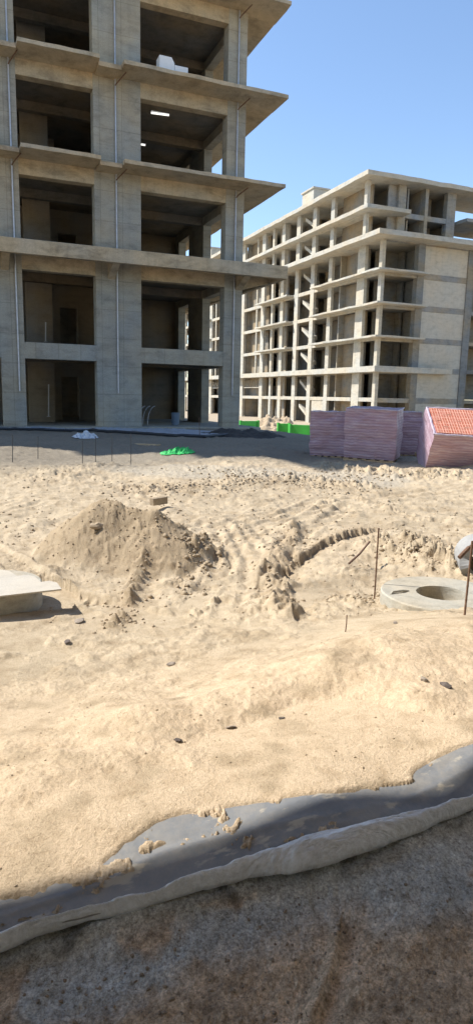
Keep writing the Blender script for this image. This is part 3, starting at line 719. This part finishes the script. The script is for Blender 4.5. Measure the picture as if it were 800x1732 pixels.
        for li in range(0, 6):
            bx('infill_wall', 45.0, 50.7, 59.14, 59.42, L[li]+.04, L[li+1]-.55, 'infillP')
            bx('beam', 45.0, 50.7, 59.10, 59.6, L[li+1]-.55, L[li+1]+.04, 'bandD')
            bx('beam', X0+.39, 44.15, 59.08, 59.5, L[li+1]-.5, L[li+1]-.03, 'concBd')
            bx('interior_wall', 42.2, 45.6, 64.0, 64.2, L[li], L[li+1]-.25, 'concBd')
            bx('interior_wall', 45.6, 45.8, 59.8, 72.0, L[li], L[li+1]-.25, 'concBd'); bx('interior_wall', 40.3, 51.2, 68.0, 68.2, L[li], L[li+1]-.25, 'concBd')
            # wing to the right with open bays
            bx('wing_slab', 51.6, 66, 59.6 if li != 1 else 58.0, 72, L[li+1]-.45, L[li+1]-.05, 'concBd')
            bx('prop', 51.9, 52.25, 60.6, 60.9, L[li], L[li+1]-.45, 'concB')
            bx('column', 54.6, 55.4, 60.0, 60.7, L[li], L[li+1]-.45, 'concBd')
            bx('interior_wall', 53.3, 66, 63.0, 63.2, L[li], L[li+1]-.45, 'concBd')
        rs('roof_extension', 51.72, 66, 60.9, 67.5, L[8]-.41, L[8]+.01, 'concB', 9, .04)
        rs('wing_roof', 51.3, 70, 60.5, 66.5, L[7]-.35, L[7]-.02, 'concBd', 8, .05)
    # stairs, one visible flight per storey
    for li in range(0, 8):
        bm = bmesh.new(); z = L[li]
        a, b = 76.6, 74.4
        if li in (1,): z = z-.2
        prism(bm, [(T(a), z+2.35), (T(a), z+1.95), (T(b), z+.75), (T(b), z+1.15)], 0, X0+.3, X0+1.4)
        done(bm, 'staircase', M['concB'], root)
    # rooftop hut
    bx('roof_hut', X0+2.3, X0+4.5, 78.5, 81.6, L[8]+.03, L[8]+3.3, 'concB')
    bx('roof_hut_cap', X0+2.15, X0+4.65, 78.35, 81.75, L[8]+3.3, L[8]+3.5, 'concB')
    return root
far_building('concrete_building', 39.7, 59, False, 'sunlit eight storey concrete frame with open bays and diagonal stairs behind brick pallets')
far_building('concrete_building', 39.7, 101, True, 'farthest pale frame block, seen mostly through the open bays of nearest building', full=False)

# unseen building inferred behind the photographer; canopy shaped to shade the near ground
own = empty('concrete_building', (0, -6, -1.6), 'unseen unfinished building with a canopy shaped to shade the near bank', 'building', 'unfinished concrete frame buildings')
rough_slab('canopy', -14, 16, 1.5, 4.40, 3.30, 3.50, M['concEave'], own, .05, .6, 55)  # kept shallow so open sky overhead fills the near shade
for x in (-11, -6.5, -2.6, 3.4, 8, 12.5):
    boxo('column', (x-.4, x+.4, -1.5, -.9, -1.8, 14), M['concA'], own)
    boxo('cantilever_beam', (x-.15, x+.15, -.9, 3.6, 2.95, 3.295), M['concA'], own)
boxo('wall', (-14, 16, -6.2, -6.0, -1.8, 14), M['concB'], own)
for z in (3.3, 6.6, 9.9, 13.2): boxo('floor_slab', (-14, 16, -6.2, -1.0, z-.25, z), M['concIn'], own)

# ------------------------------------------------------------------ brick pallets
def pallet(pos, w, d, h, rz, tilt, label, opened=False, roll=0):
    root = empty('brick_pallet', pos, label, 'pallet', 'film wrapped brick pallets'); root.rotation_euler = (tilt, roll, rz)
    mw = world_of(root)
    nx, nz = 16, 24; q = random.Random(int(w*1000+pos[0]*10))
    bm = bmesh.new(); bmesh.ops.create_grid(bm, x_segments=1, y_segments=1, size=.5); bm.free()
    bm = bmesh.new(); box(bm, -w/2, w/2, -d/2, d/2, .10, h)
    bmesh.ops.subdivide_edges(bm, edges=bm.edges[:], cuts=14, use_grid_fill=True)
    for v in bm.verts:
        c = v.co; course = round((c.z-.1)/((h-.1)/9))
        s = .012*math.sin(course*12.9+3*c.x)+.010*math.sin(course*7.7+1.3+4*c.y)
        bul = .015*math.sin(math.pi*(c.z-.1)/(h-.1))
        n_ = vnoise(np.array([c.x*5+pos[0]*7]), np.array([c.y*5+c.z*7.]), 5)[0]*.014
        f = 1+(s+bul+n_)/(w/2)
        c.x *= f; c.y *= f
        if c.z > h-.001: c.z += n_*.8
    bmesh.ops.recalc_face_normals(bm, faces=bm.faces)
    me = bpy.data.meshes.new('brick_stack'); bm.to_mesh(me); bm.free(); o = link('brick_stack', me, M['wrap'], root, 0)
    bm = bmesh.new()
    for yy in (-d/2+.06, 0, d/2-.06): box(bm, -w/2, w/2, yy-.05, yy+.05, 0, .07)
    for k in range(6):
        x = -w/2+.08+k*(w-.16)/5; box(bm, x-.05, x+.05, -d/2, d/2, .072, .096)
    bmesh.ops.recalc_face_normals(bm, faces=bm.faces)
    me = bpy.data.meshes.new('timber_base'); bm.to_mesh(me); bm.free(); link('timber_base', me, M['wood'], root, 0)
    # film edge folds round the top rim
    bm = bmesh.new(); pts = []
    for (ax, ay), (bx_, by_) in (((-1, -1), (1, -1)), ((1, -1), (1, 1)), ((1, 1), (-1, 1)), ((-1, 1), (-1, -1))):
        for t in np.linspace(0, 1, 9)[:-1]:
            pts.append(((ax+(bx_-ax)*t)*w/2+q.uniform(-.01, .01), (ay+(by_-ay)*t)*d/2+q.uniform(-.01, .01), h+q.uniform(-.01, .015)))
    pts.append(pts[0]); tube(bm, pts, .022 if opened else .012, 6, cap=False)
    me = bpy.data.meshes.new('film_rim'); bm.to_mesh(me); bm.free(); link('film_rim', me, M['film'], root, 0)
    if opened:
        bm = bmesh.new(); ns = 11; mg = .05
        for k in range(ns):
            for j in range(4):
                x0 = -w/2+mg+(w-2*mg)*k/ns; x1 = x0+(w-2*mg)/ns-.008; y0 = -d/2+mg+(d-2*mg)*j/4; y1 = y0+(d-2*mg)/4-.008
                zt = h+.022+q.uniform(-.006, .01); box(bm, x0, x1, y0, y1, h-.04, zt)
        bmesh.ops.recalc_face_normals(bm, faces=bm.faces)
        me = bpy.data.meshes.new('top_bricks'); bm.to_mesh(me); bm.free(); link('top_bricks', me, M['red'], root, 0)
    return root
def at_px(x, y, z): p = onZ(x, y, z); return p
def place(pxl, py, z, dep): # centre behind the front-bottom pixel
    p = onZ(pxl, py, z); dirv = np.array([p[0], p[1]])/math.hypot(p[0], p[1]); return (p[0]+dirv[0]*dep, p[1]+dirv[1]*dep, z)
HD = -YAW
c = place(628, 782, -1.50, .56); pallet(c, 1.24, 1.1, 1.30, R(-43), R(2), 'middle lilac wrapped brick pallet, tallest of the row, dark gap on its right', roll=R(1.2))
c = place(558, 778, -1.52, .55); pallet(c, 1.0, 1.0, 1.20, R(-34), 0, 'leftmost dark purple wrapped brick pallet beside the green barrier')
c = place(672, 776, -1.52, .75); pallet(c, .9, 1.0, 1.22, R(-20), 0, 'shaded wrapped brick pallet filling the gap behind the middle and tilted ones')
c = place(746, 789, -1.50, .42); pallet((c[0], c[1], c[2]-.10), 1.12, 1.12, 1.34, R(-24), R(31), 'tilted brick pallet with exposed orange red bricks on top', opened=True, roll=R(2))
c = place(820, 778, -1.50, .9); pallet(c, 1.2, 1.0, 1.15, R(-20), R(3), 'pale lilac wrapped brick pallet cut off by the right edge')

# ------------------------------------------------------------------ concrete rings
def ringmesh(bm, c, ro, ri, z0, z1, seg=72, hc=None, zin=None, wob=.0, seed=0):
    hc = hc or c; q = random.Random(seed); zin = z0 if zin is None else zin
    A, B, Cc, D, E_ = [], [], [], [], []
    for k in range(seg):
        t = 2*math.pi*k/seg; w = 1+q.uniform(-wob, wob); ct, st = math.cos(t), math.sin(t)
        A.append(bm.verts.new((c[0]+ro*w*ct, c[1]+ro*w*st, z0))); B.append(bm.verts.new((c[0]+ro*w*ct, c[1]+ro*w*st, z1-.012)))
        E_.append(bm.verts.new((c[0]+(ro-.012)*w*ct, c[1]+(ro-.012)*w*st, z1+q.uniform(-wob, wob)*.1)))
        Cc.append(bm.verts.new((hc[0]+ri*ct, hc[1]+ri*st, z1-.004))); D.append(bm.verts.new((hc[0]+ri*ct, hc[1]+ri*st, zin)))
    for k in range(seg):
        n_ = (k+1) % seg
        for P1, P2 in ((A, B), (B, E_), (E_, Cc), (Cc, D), (D, A)): bm.faces.new((P1[k], P1[n_], P2[n_], P2[k]))
hc = (onZ(746, 1002, -1.80)[0], onZ(746, 1002, -1.80)[1])
rg = empty('manhole_ring', (RINGC[0], RINGC[1], -2.0), 'round pale concrete manhole cover slab with off centre hole, sunk in sand at right', 'manhole')
bm = bmesh.new(); ringmesh(bm, tuple(RINGC), .575, .235, -2.05, -1.80, hc=hc, wob=.004); done(bm, 'cover_slab', M['precast'], rg, smooth=False)
bm = bmesh.new(); ringmesh(bm, hc, .30, .24, -3.1, -2.052); done(bm, 'shaft', M['precast'], rg)
bm = bmesh.new(); tube(bm, [tuple(onZ(660, 1006, -1.805)), tuple(onZ(664, 1001, -1.785)), tuple(onZ(680, 999, -1.785)), tuple(onZ(690, 1000, -1.805))], .012, 6); done(bm, 'lifting_loop', M['precast'], rg)
# left disc with board on it
dc = (.10, 6.42); ds = empty('manhole_disc', (dc[0], dc[1], -1.98), 'solid round concrete manhole slab at the left edge under a board', 'manhole')
bm = bmesh.new(); ringmesh(bm, dc, .50, .10, -2.12, -1.795, wob=.004, seed=3); done(bm, 'slab', M['precast'], ds)
bp = [onZ(x, y, -1.757)[:2] for x, y in [(-60, 1013), (0, 1008), (105, 996), (97, 985), (84, 982), (70, 984), (60, 975), (48, 972), (30, 974), (18, 966), (0, 963), (-60, 962)]]
bm = bmesh.new(); prism(bm, bp, 2, -1.772, -1.757); o = done(bm, 'plaster_board', M['board'], None, .002); tag(o, 'broken pale board with a ragged back edge lying on the left concrete disc', 'board')
# pipe piece at the right edge
pc = onZ(812, 978, -1.93); ax = Vector((.55, .83, .0)).normalized(); sd = Vector((.83, -.55, 0))
pr = empty('concrete_pipe', (pc[0], pc[1], -1.9), 'broken white concrete pipe piece at the right edge above the manhole ring', 'pipe')
bm = bmesh.new(); seg = 40; rings = []
for (rr, tt) in ((.14, 0), (.25, 0.0), (.255, .45), (.14, .45)):
    ring = []
    for k in range(seg):
        a = 2*math.pi*k/seg; jag = .03*math.sin(a*3)+.02*math.sin(a*7)
        p_ = Vector((pc[0]+.12, pc[1]+.12, -1.80))+ax*(tt+(jag if tt == 0 else 0))+sd*rr*math.cos(a)+Vector((0, 0, 1))*rr*math.sin(a); ring.append(bm.verts.new(p_))
    rings.append(ring)
for i in range(4):
    a, b = rings[i], rings[(i+1) % 4]
    for k in range(seg): bm.faces.new((a[k], a[(k+1) % seg], b[(k+1) % seg], b[k]))
done(bm, 'pipe_wall', M['infill'], pr)
a = onY(776, 943, pc[1]-.0); b = onY(806, 920, pc[1]+.05)
bm = bmesh.new(); tube(bm, [(a[0], a[1], a[2]), ((a[0]+b[0])/2, (a[1]+b[1])/2, (a[2]+b[2])/2+.03), (b[0]+.2, b[1], b[2]+.03)], .024, 8); o = done(bm, 'rusty_bar', M['rust']); tag(o, 'thick rusty bar lying across the broken pipe at right edge', 'bar')

# ------------------------------------------------------------------ rebar stakes, sticks
def stake(px0, py0, px1, py1, z, rad, label, cat='rebar', name='rebar_stake', bend=0, mat='rust', dx=0):
    b = onZ(px0, py0, z); t = onY(px1, py1, b[1]+dx); t = np.array([t[0], t[1], t[2]])
    n_ = 24; bm = bmesh.new(); pts = []; rr = []
    for i in range(n_+1):
        f = -.12+1.12*i/n_; p_ = b+(t-b)*f; pts.append((p_[0]+bend*math.sin(f*3), p_[1], p_[2])); rr.append(rad*(1+.13*(i % 2)))
    tube(bm, pts, rr, 8); o = done(bm, name, M[mat]); tag(o, label, cat); return o
stake(633, 1008, 640, 893, -1.93, .0075, 'tall rusty rebar stake standing left of the manhole ring')
stake(785, 1040, 798, 915, -1.66, .008, 'tall rusty rebar stake in front of the manhole hole near right edge')
stake(582, 1078, 586, 1040, -1.78, .004, 'short thin dark wire stub left of the manhole ring', 'wire', 'wire_stub', .006)
a = onZ(590, 953, -1.87); b = onZ(624, 927, -1.80); bm = bmesh.new(); tube(bm, [a, (a+b)/2+np.array([0, 0, .02]), b+np.array([0, 0, .08])], .013, 6); o = done(bm, 'stick', M['rust']); tag(o, 'dark stick lying on the rutted earth left of the tall stake', 'stick')
for i, (x, y0, y1) in enumerate([(22, 785, 735), (65, 778, 738), (162, 785, 738), (190, 784, 735), (222, 783, 733), (140, 788, 745)]):
    stake(x, y0, x, y1, -1.47, .007, 'thin dark stake at the edge of the shade, '+('leftmost', 'second from left', 'fourth from left', 'fifth from left', 'rightmost', 'third from left, short')[i], 'stake', 'thin_stake', mat='dark')
stake(338, 745, 337, 705, -1.42, .010, 'thin dark stake in front of the shaded doorway bays near the corner column', 'stake', 'thin_stake')
# plank, netting, rag, tarp at the foot of building A
def flatbox(name, px0, px1, z, w, h, mat, label, cat):
    a = onZ(*px0, z); b = onZ(*px1, z); d = Vector((b[0]-a[0], b[1]-a[1], 0)); l = d.length; rz = math.atan2(d.y, d.x)
    bm = bmesh.new(); box(bm, 0, l, -w/2, w/2, 0, h); o = done(bm, name, M[mat], None, .004)
    o.location = (a[0], a[1], z); o.rotation_euler = (0, R(-1.5), rz); tag(o, label, cat); return o
flatbox('plank', (232, 753), (268, 756), -1.40, .22, .05, 'wood', 'short raw timber plank lying on the shaded ground', 'plank')
flatbox('beam_offcut', (257, 855), (281, 852), -1.70, .10, .11, 'darkwood', 'short squared timber offcut behind the earth heap', 'timber')
flatbox('board_scrap', (716, 918), (740, 934), -1.86, .07, .03, 'board', 'narrow pale board scrap on the earth above the manhole ring', 'board')
def crumple(name, c, rx, ry, h, mat, label, cat, seed, nn=60, fq=3, thick=.006, rot=0):
    bm = bmesh.new(); vs = {}
    for i in range(nn+1):
        for j in range(nn+1):
            u, v = i/nn*2-1, j/nn*2-1
            x = u*rx; y = v*ry
            n1 = fbm(np.array([x*fq/rx]), np.array([y*fq/ry]), 1.0, 4, .6, seed=seed)[0]
            e = 1+.25*vnoise(np.array([math.atan2(v, u)*1.6+9]), np.array([.5]), seed+3)[0]
            rr = math.hypot(u, v)/e
            if rr > 1: continue
            X = c[0]+x*math.cos(rot)-y*math.sin(rot); Y = c[1]+x*math.sin(rot)+y*math.cos(rot)
            vs[i, j] = bm.verts.new((X, Y, gz(X, Y)+.015+h*(1-rr**2)*(.45+.9*n1)+.02*abs(n1)))
    for i in range(nn):
        for j in range(nn):
            q = [(i, j), (i+1, j), (i+1, j+1), (i, j+1)]
            if all(k in vs for k in q): bm.faces.new([vs[k] for k in q])
    o = done(bm, name, M[mat]); md = o.modifiers.new('thickness', 'SOLIDIFY'); md.thickness = thick; tag(o, label, cat); return o
p_ = onZ(298, 771, -1.45); crumple('green_netting', p_, .42, .40, .18, 'greennet', 'crumpled bright green netting at the edge of the shade', 'netting', 401)
p_ = onZ(143, 741, -1.40); crumple('white_rag', p_, .40, .8, .20, 'rag', 'crumpled whitish rag on the shaded ground before the left bay', 'rag', 411, fq=4)
# long grey tarp at the foot of the building
bm = bmesh.new(); nn = 120; rows = []
up_ = [(-40, 722), (170, 726), (240, 728), (330, 731), (410, 735)]; lo_ = [(-40, 728), (150, 730), (215, 735), (300, 741), (345, 743), (400, 738)]
for i in range(nn+1):
    t = i/nn; a = -60+t*460
    yu = np.interp(a, [p[0] for p in up_], [p[1] for p in up_]); yl = np.interp(a, [p[0] for p in lo_], [p[1] for p in lo_])+.8*math.sin(i*.7)
    A1 = onZ(a, yu, -1.40); B1 = onZ(a, yl, -1.40); row = []
    for j in range(7):
        p_ = A1+(B1-A1)*j/6; row.append(bm.verts.new((p_[0], p_[1], gz(p_[0], p_[1])+.03+.05*abs(math.sin(i*.9+j*1.7))*(.5+.5*math.sin(i*.23)))))
    rows.append(row)
for a, b in zip(rows, rows[1:]):
    for j in range(6): bm.faces.new((a[j], b[j], b[j+1], a[j+1]))
o = done(bm, 'tarpaulin', M['tarp'], None); md = o.modifiers.new('thickness', 'SOLIDIFY'); md.thickness = .006; tag(o, 'long wrinkled grey tarpaulin along the foot of the nearest building', 'tarpaulin')
bm = bmesh.new(); pts = []
for i in range(60):
    a = -60+i*460/59; yl = np.interp(a, [p[0] for p in lo_], [p[1] for p in lo_])+1.2; p_ = onZ(a, yl, -1.40); pts.append((p_[0], p_[1]-.05, gz(p_[0], p_[1])+.06))
tube(bm, pts, .055, 6); o = done(bm, 'black_hose', M['dark']); tag(o, 'black hose running along the lower edge of the grey tarpaulin', 'hose')
# dark soil mound at the corner of A and pale mound near B
def mound(name, c, rx, ry, h, z, mat, label, cat, seed, nn=70):
    bm = bmesh.new(); vs = {}
    for i in range(nn+1):
        for j in range(nn+1):
            u, v = i/nn*2-1, j/nn*2-1; rr = math.hypot(u, v)
            x, y = c[0]+u*rx, c[1]+v*ry
            n1 = fbm(np.array([x*1.0]), np.array([y*1.0]), 1.3, 4, .6, seed=seed)[0]
            hh = h*max(0, 1-rr)**.9*(1+.7*n1)
            vs[i, j] = bm.verts.new((x, y, bz(x, y)-.12+hh+.05*n1 if z is None else z-.1+hh))
    for i in range(nn):
        for j in range(nn): bm.faces.new([vs[k] for k in ((i, j), (i+1, j), (i+1, j+1), (i, j+1))])
    o = done(bm, name, mat, smooth=True); tag(o, label, cat); return o
p_ = onZ(408, 745, -1.45); p_ = onZ(404, 739, -1.42); mound('soil_heap', (p_[0], p_[1]), 1.9, 2.4, .42, None, M['darksoil'], 'low black soil heap at the foot of the corner column', 'heap', 421)
M['palesoil'] = simple('pale_soil', (.44, .34, .23), .95, var=.25, scale=2, bstr=.8)
p_ = onY(470, 712, 46); mound('soil_heap', (p_[0], 46), 3.6, 3.0, 1.5, -2.85, M['palesoil'], 'pale reddish soil heap between the green barriers and the far building', 'heap', 431)
# green barriers
def barrier(px0, px1, Y0, Y1, zt, zb, label):
    a = onY(px0, zt, Y0); b = onY(px1, zt, Y1); c0 = onY(px0, zb, Y0)
    root = empty('green_barrier', (a[0], Y0, c0[2]), label, 'barrier', 'green site barriers')
    d = Vector((b[0]-a[0], b[1]-a[1])); n_ = Vector((-d.y, d.x)).normalized()*.05
    bm = bmesh.new(); prism(bm, [(a[0]-n_.x, a[1]-n_.y), (b[0]-n_.x, b[1]-n_.y), (b[0]+n_.x, b[1]+n_.y), (a[0]+n_.x, a[1]+n_.y)], 2, c0[2]-.4, a[2]); done(bm, 'panel', M['green'], root, .01)
    for t in (.02, .98):
        x, y = a[0]+d.x*t, a[1]+d.y*t
        bm = bmesh.new(); box(bm, x-.07, x+.07, y-.12, y+.05, c0[2]-.5, a[2]+.04); done(bm, 'post', M['green'], root)
barrier(406, 437, 42, 42.2, 712, 733, 'bright green barrier panel just right of the corner column')
barrier(470, 489, 40, 39.5, 716, 733, 'bright green barrier panel right of the pale soil heap')
barrier(490, 527, 39, 38, 718, 739, 'bright green barrier panel beside the leftmost brick pallet')

# ------------------------------------------------------------------ stones and clods
def rock(bm, p, s, q, sub=1, flat=.7):
    mtx = Matrix.Translation(p) @ Matrix.Rotation(q.uniform(0, 6.3), 4, 'Z') @ Matrix.Rotation(q.uniform(-.5, .5), 4, 'X') @ Matrix.Diagonal((s*q.uniform(.8, 1.4), s*q.uniform(.7, 1.1), s*flat*q.uniform(.7, 1.1), 1))
    r = bmesh.ops.create_icosphere(bm, subdivisions=sub, radius=1, matrix=Matrix.Identity(4))
    for v in r['verts']: v.co *= q.uniform(.72, 1.15)
    bmesh.ops.transform(bm, matrix=mtx, verts=r['verts'])
big = [((751, 1185), -1.56, .028, 'darkstone', 'dark brown stone on the sand below the manhole ring'), ((714, 1178), -1.56, .026, 'stone', 'grey rounded stone just left of the dark brown stone'),
       ((301, 1268), -1.60, .018, 'darkstone', 'small dark lump on bright sand left of centre'), ((391, 1230), -1.57, .022, 'stone', 'flat brown stone chip on the sand crest in the centre'),
       ((476, 1218), -1.57, .013, 'darkstone', 'small dark pebble right of the flat stone chip'), ((290, 1116), -1.82, .035, 'stone', 'flat grey stone on the flat earth beyond the sand crest'),
       ((165, 838), -1.22, .075, 'clod', 'largest earth lump on top of the earth heap'), ((114, 1085), -1.93, .03, 'darkstone', 'dark stone on flat earth in front of the left disc'),
       ((135, 1046), -1.95, .05, 'stone', 'flat slab of earth beside the shadow of the left disc'), ((668, 1055), -1.66, .02, 'stone', 'pebble on the sand crest under the ring edge')]
for (px, z, s, mt, lab) in big:
    p = onZ(*px, z)
    if mt == 'clod': p = onY(px[0], px[1], 7.6)
    zz = gz(p[0], p[1]); bm = bmesh.new(); rock(bm, Vector((p[0], p[1], zz+s*.25)), s, random.Random(int(px[0])), 2, .6 if 'flat' not in lab else .3)
    o = done(bm, 'stone', M[mt]); tag(o, lab, 'stone')
# uncounted crumbs of earth
proto = []
for k in range(12):
    bm = bmesh.new(); rock(bm, Vector((0, 0, 0)), 1.0, random.Random(k+50), 1, .75); bm.verts.ensure_lookup_table()
    proto.append((np.array([v.co[:] for v in bm.verts]), np.array([[v.index for v in f.verts] for f in bm.faces]))); bm.free()
def crumbs(name, pts, sizes, mat, label):
    V, Fc, off = [], [], 0; zz = gzv(pts[:, 0], pts[:, 1])
    for i in range(len(pts)):
        pv, pf = proto[i % 12]; a = rng.uniform(0, 6.28); c_, s_ = math.cos(a), math.sin(a)
        v = pv@np.array([[c_, s_, 0], [-s_, c_, 0], [0, 0, 1]])*sizes[i]; v = v+np.array([pts[i, 0], pts[i, 1], zz[i]+sizes[i]*.2])
        V.append(v); Fc.append(pf+off); off += len(pv)
    V = np.vstack(V); Fc = np.vstack(Fc)
    me = bpy.data.meshes.new(name); me.vertices.add(len(V)); me.vertices.foreach_set('co', V.astype(np.float32).ravel())
    me.loops.add(Fc.size); me.loops.foreach_set('vertex_index', Fc.ravel().astype(np.int32)); me.polygons.add(len(Fc))
    me.polygons.foreach_set('loop_start', (np.arange(len(Fc))*3).astype(np.int32)); me.update(calc_edges=True); me.validate()
    o = link(name, me, mat); tag(o, label, 'earth clods', kind='stuff'); return o
P_, S_ = [], []
def scatter(nn, fn, s0, s1):
    for _ in range(nn):
        x, y = fn(); s = s0+(s1-s0)*rng.random()**3.0; P_.append((x, y)); S_.append(s)
def around(pts, wd):
    def f():
        i = rng.integers(0, len(pts)-1); t = rng.random(); a, b = pts[i], pts[i+1]
        return a[0]+(b[0]-a[0])*t+rng.normal()*wd, a[1]+(b[1]-a[1])*t+rng.normal()*wd
    return f
scatter(700, lambda: (1.85+rng.normal()*.46, 7.72+rng.normal()*.46), .004, .020)
scatter(150, around(ARC, .12), .004, .018); scatter(300, around(RIDGE, .16), .004, .028); scatter(160, around(LTR, .10), .004, .022)
scatter(800, around(gp([(225, 822), (330, 822), (470, 812), (620, 822)], -1.6), .33), .006, .034)
scatter(500, around(gp([(340, 800), (500, 803), (620, 800), (800, 805)], -1.5), .35), .008, .04)
scatter(420, around(gp([(655, 925), (740, 940), (800, 955)], -1.9), .28), .007, .035)
scatter(250, around(gp([(330, 950), (360, 940), (300, 1000)], -1.93), .16), .006, .04)
scatter(200, around(gp([(560, 1010), (610, 1020), (640, 1000)], -1.96), .14), .005, .03)
def fld():
    px = rng.uniform(-80, 880); py = 860+rng.random()**1.3*200; p = onZ(px, py, -1.93 if py > 900 else -1.8); return p[0], p[1]
scatter(1500, fld, .003, .018)
def fld4():
    px = rng.uniform(-80, 880); py = 800+rng.random()*80; p = onZ(px, py, -1.6); return p[0], p[1]
scatter(1500, fld4, .006, .028)
def fld2():
    px = rng.uniform(-80, 880); py = rng.uniform(1080, 1340); p = onZ(px, py, -1.62); return p[0], p[1]
scatter(350, fld2, .002, .008)
def fld3():
    px = rng.uniform(-80, 880); py = rng.uniform(1500, 1760); p = onZ(px, py, -1.66); return p[0], p[1]
scatter(700, fld3, .0015, .008)
P_ = np.array(P_); S_ = np.array(S_)
# keep crumbs off the manhole and the sheet
lowm = P_[:, 1] < Ylo(P_[:, 0])-.14
ok = (np.hypot(P_[:, 0]-RINGC[0], P_[:, 1]-RINGC[1]) > .62) & ~((P_[:, 1] < Yup(P_[:, 0])+.02) & (P_[:, 1] > Ylo(P_[:, 0])-.14)) & (np.hypot(P_[:, 0]-dc[0], P_[:, 1]-dc[1]) > .55)
M['nearclod'] = simple('brown_crumb', (.26, .20, .14), .95, var=.4, scale=12, bstr=.8)
crumbs('soil_crumbs', P_[ok & lowm], S_[ok & lowm], M['nearclod'], 'brown soil crumbs on the shaded ground below the cloth')
crumbs('earth_clods', P_[ok & ~lowm], S_[ok & ~lowm], M['clod'], 'crumbled earth clods strewn over the ruts, heap and sand')
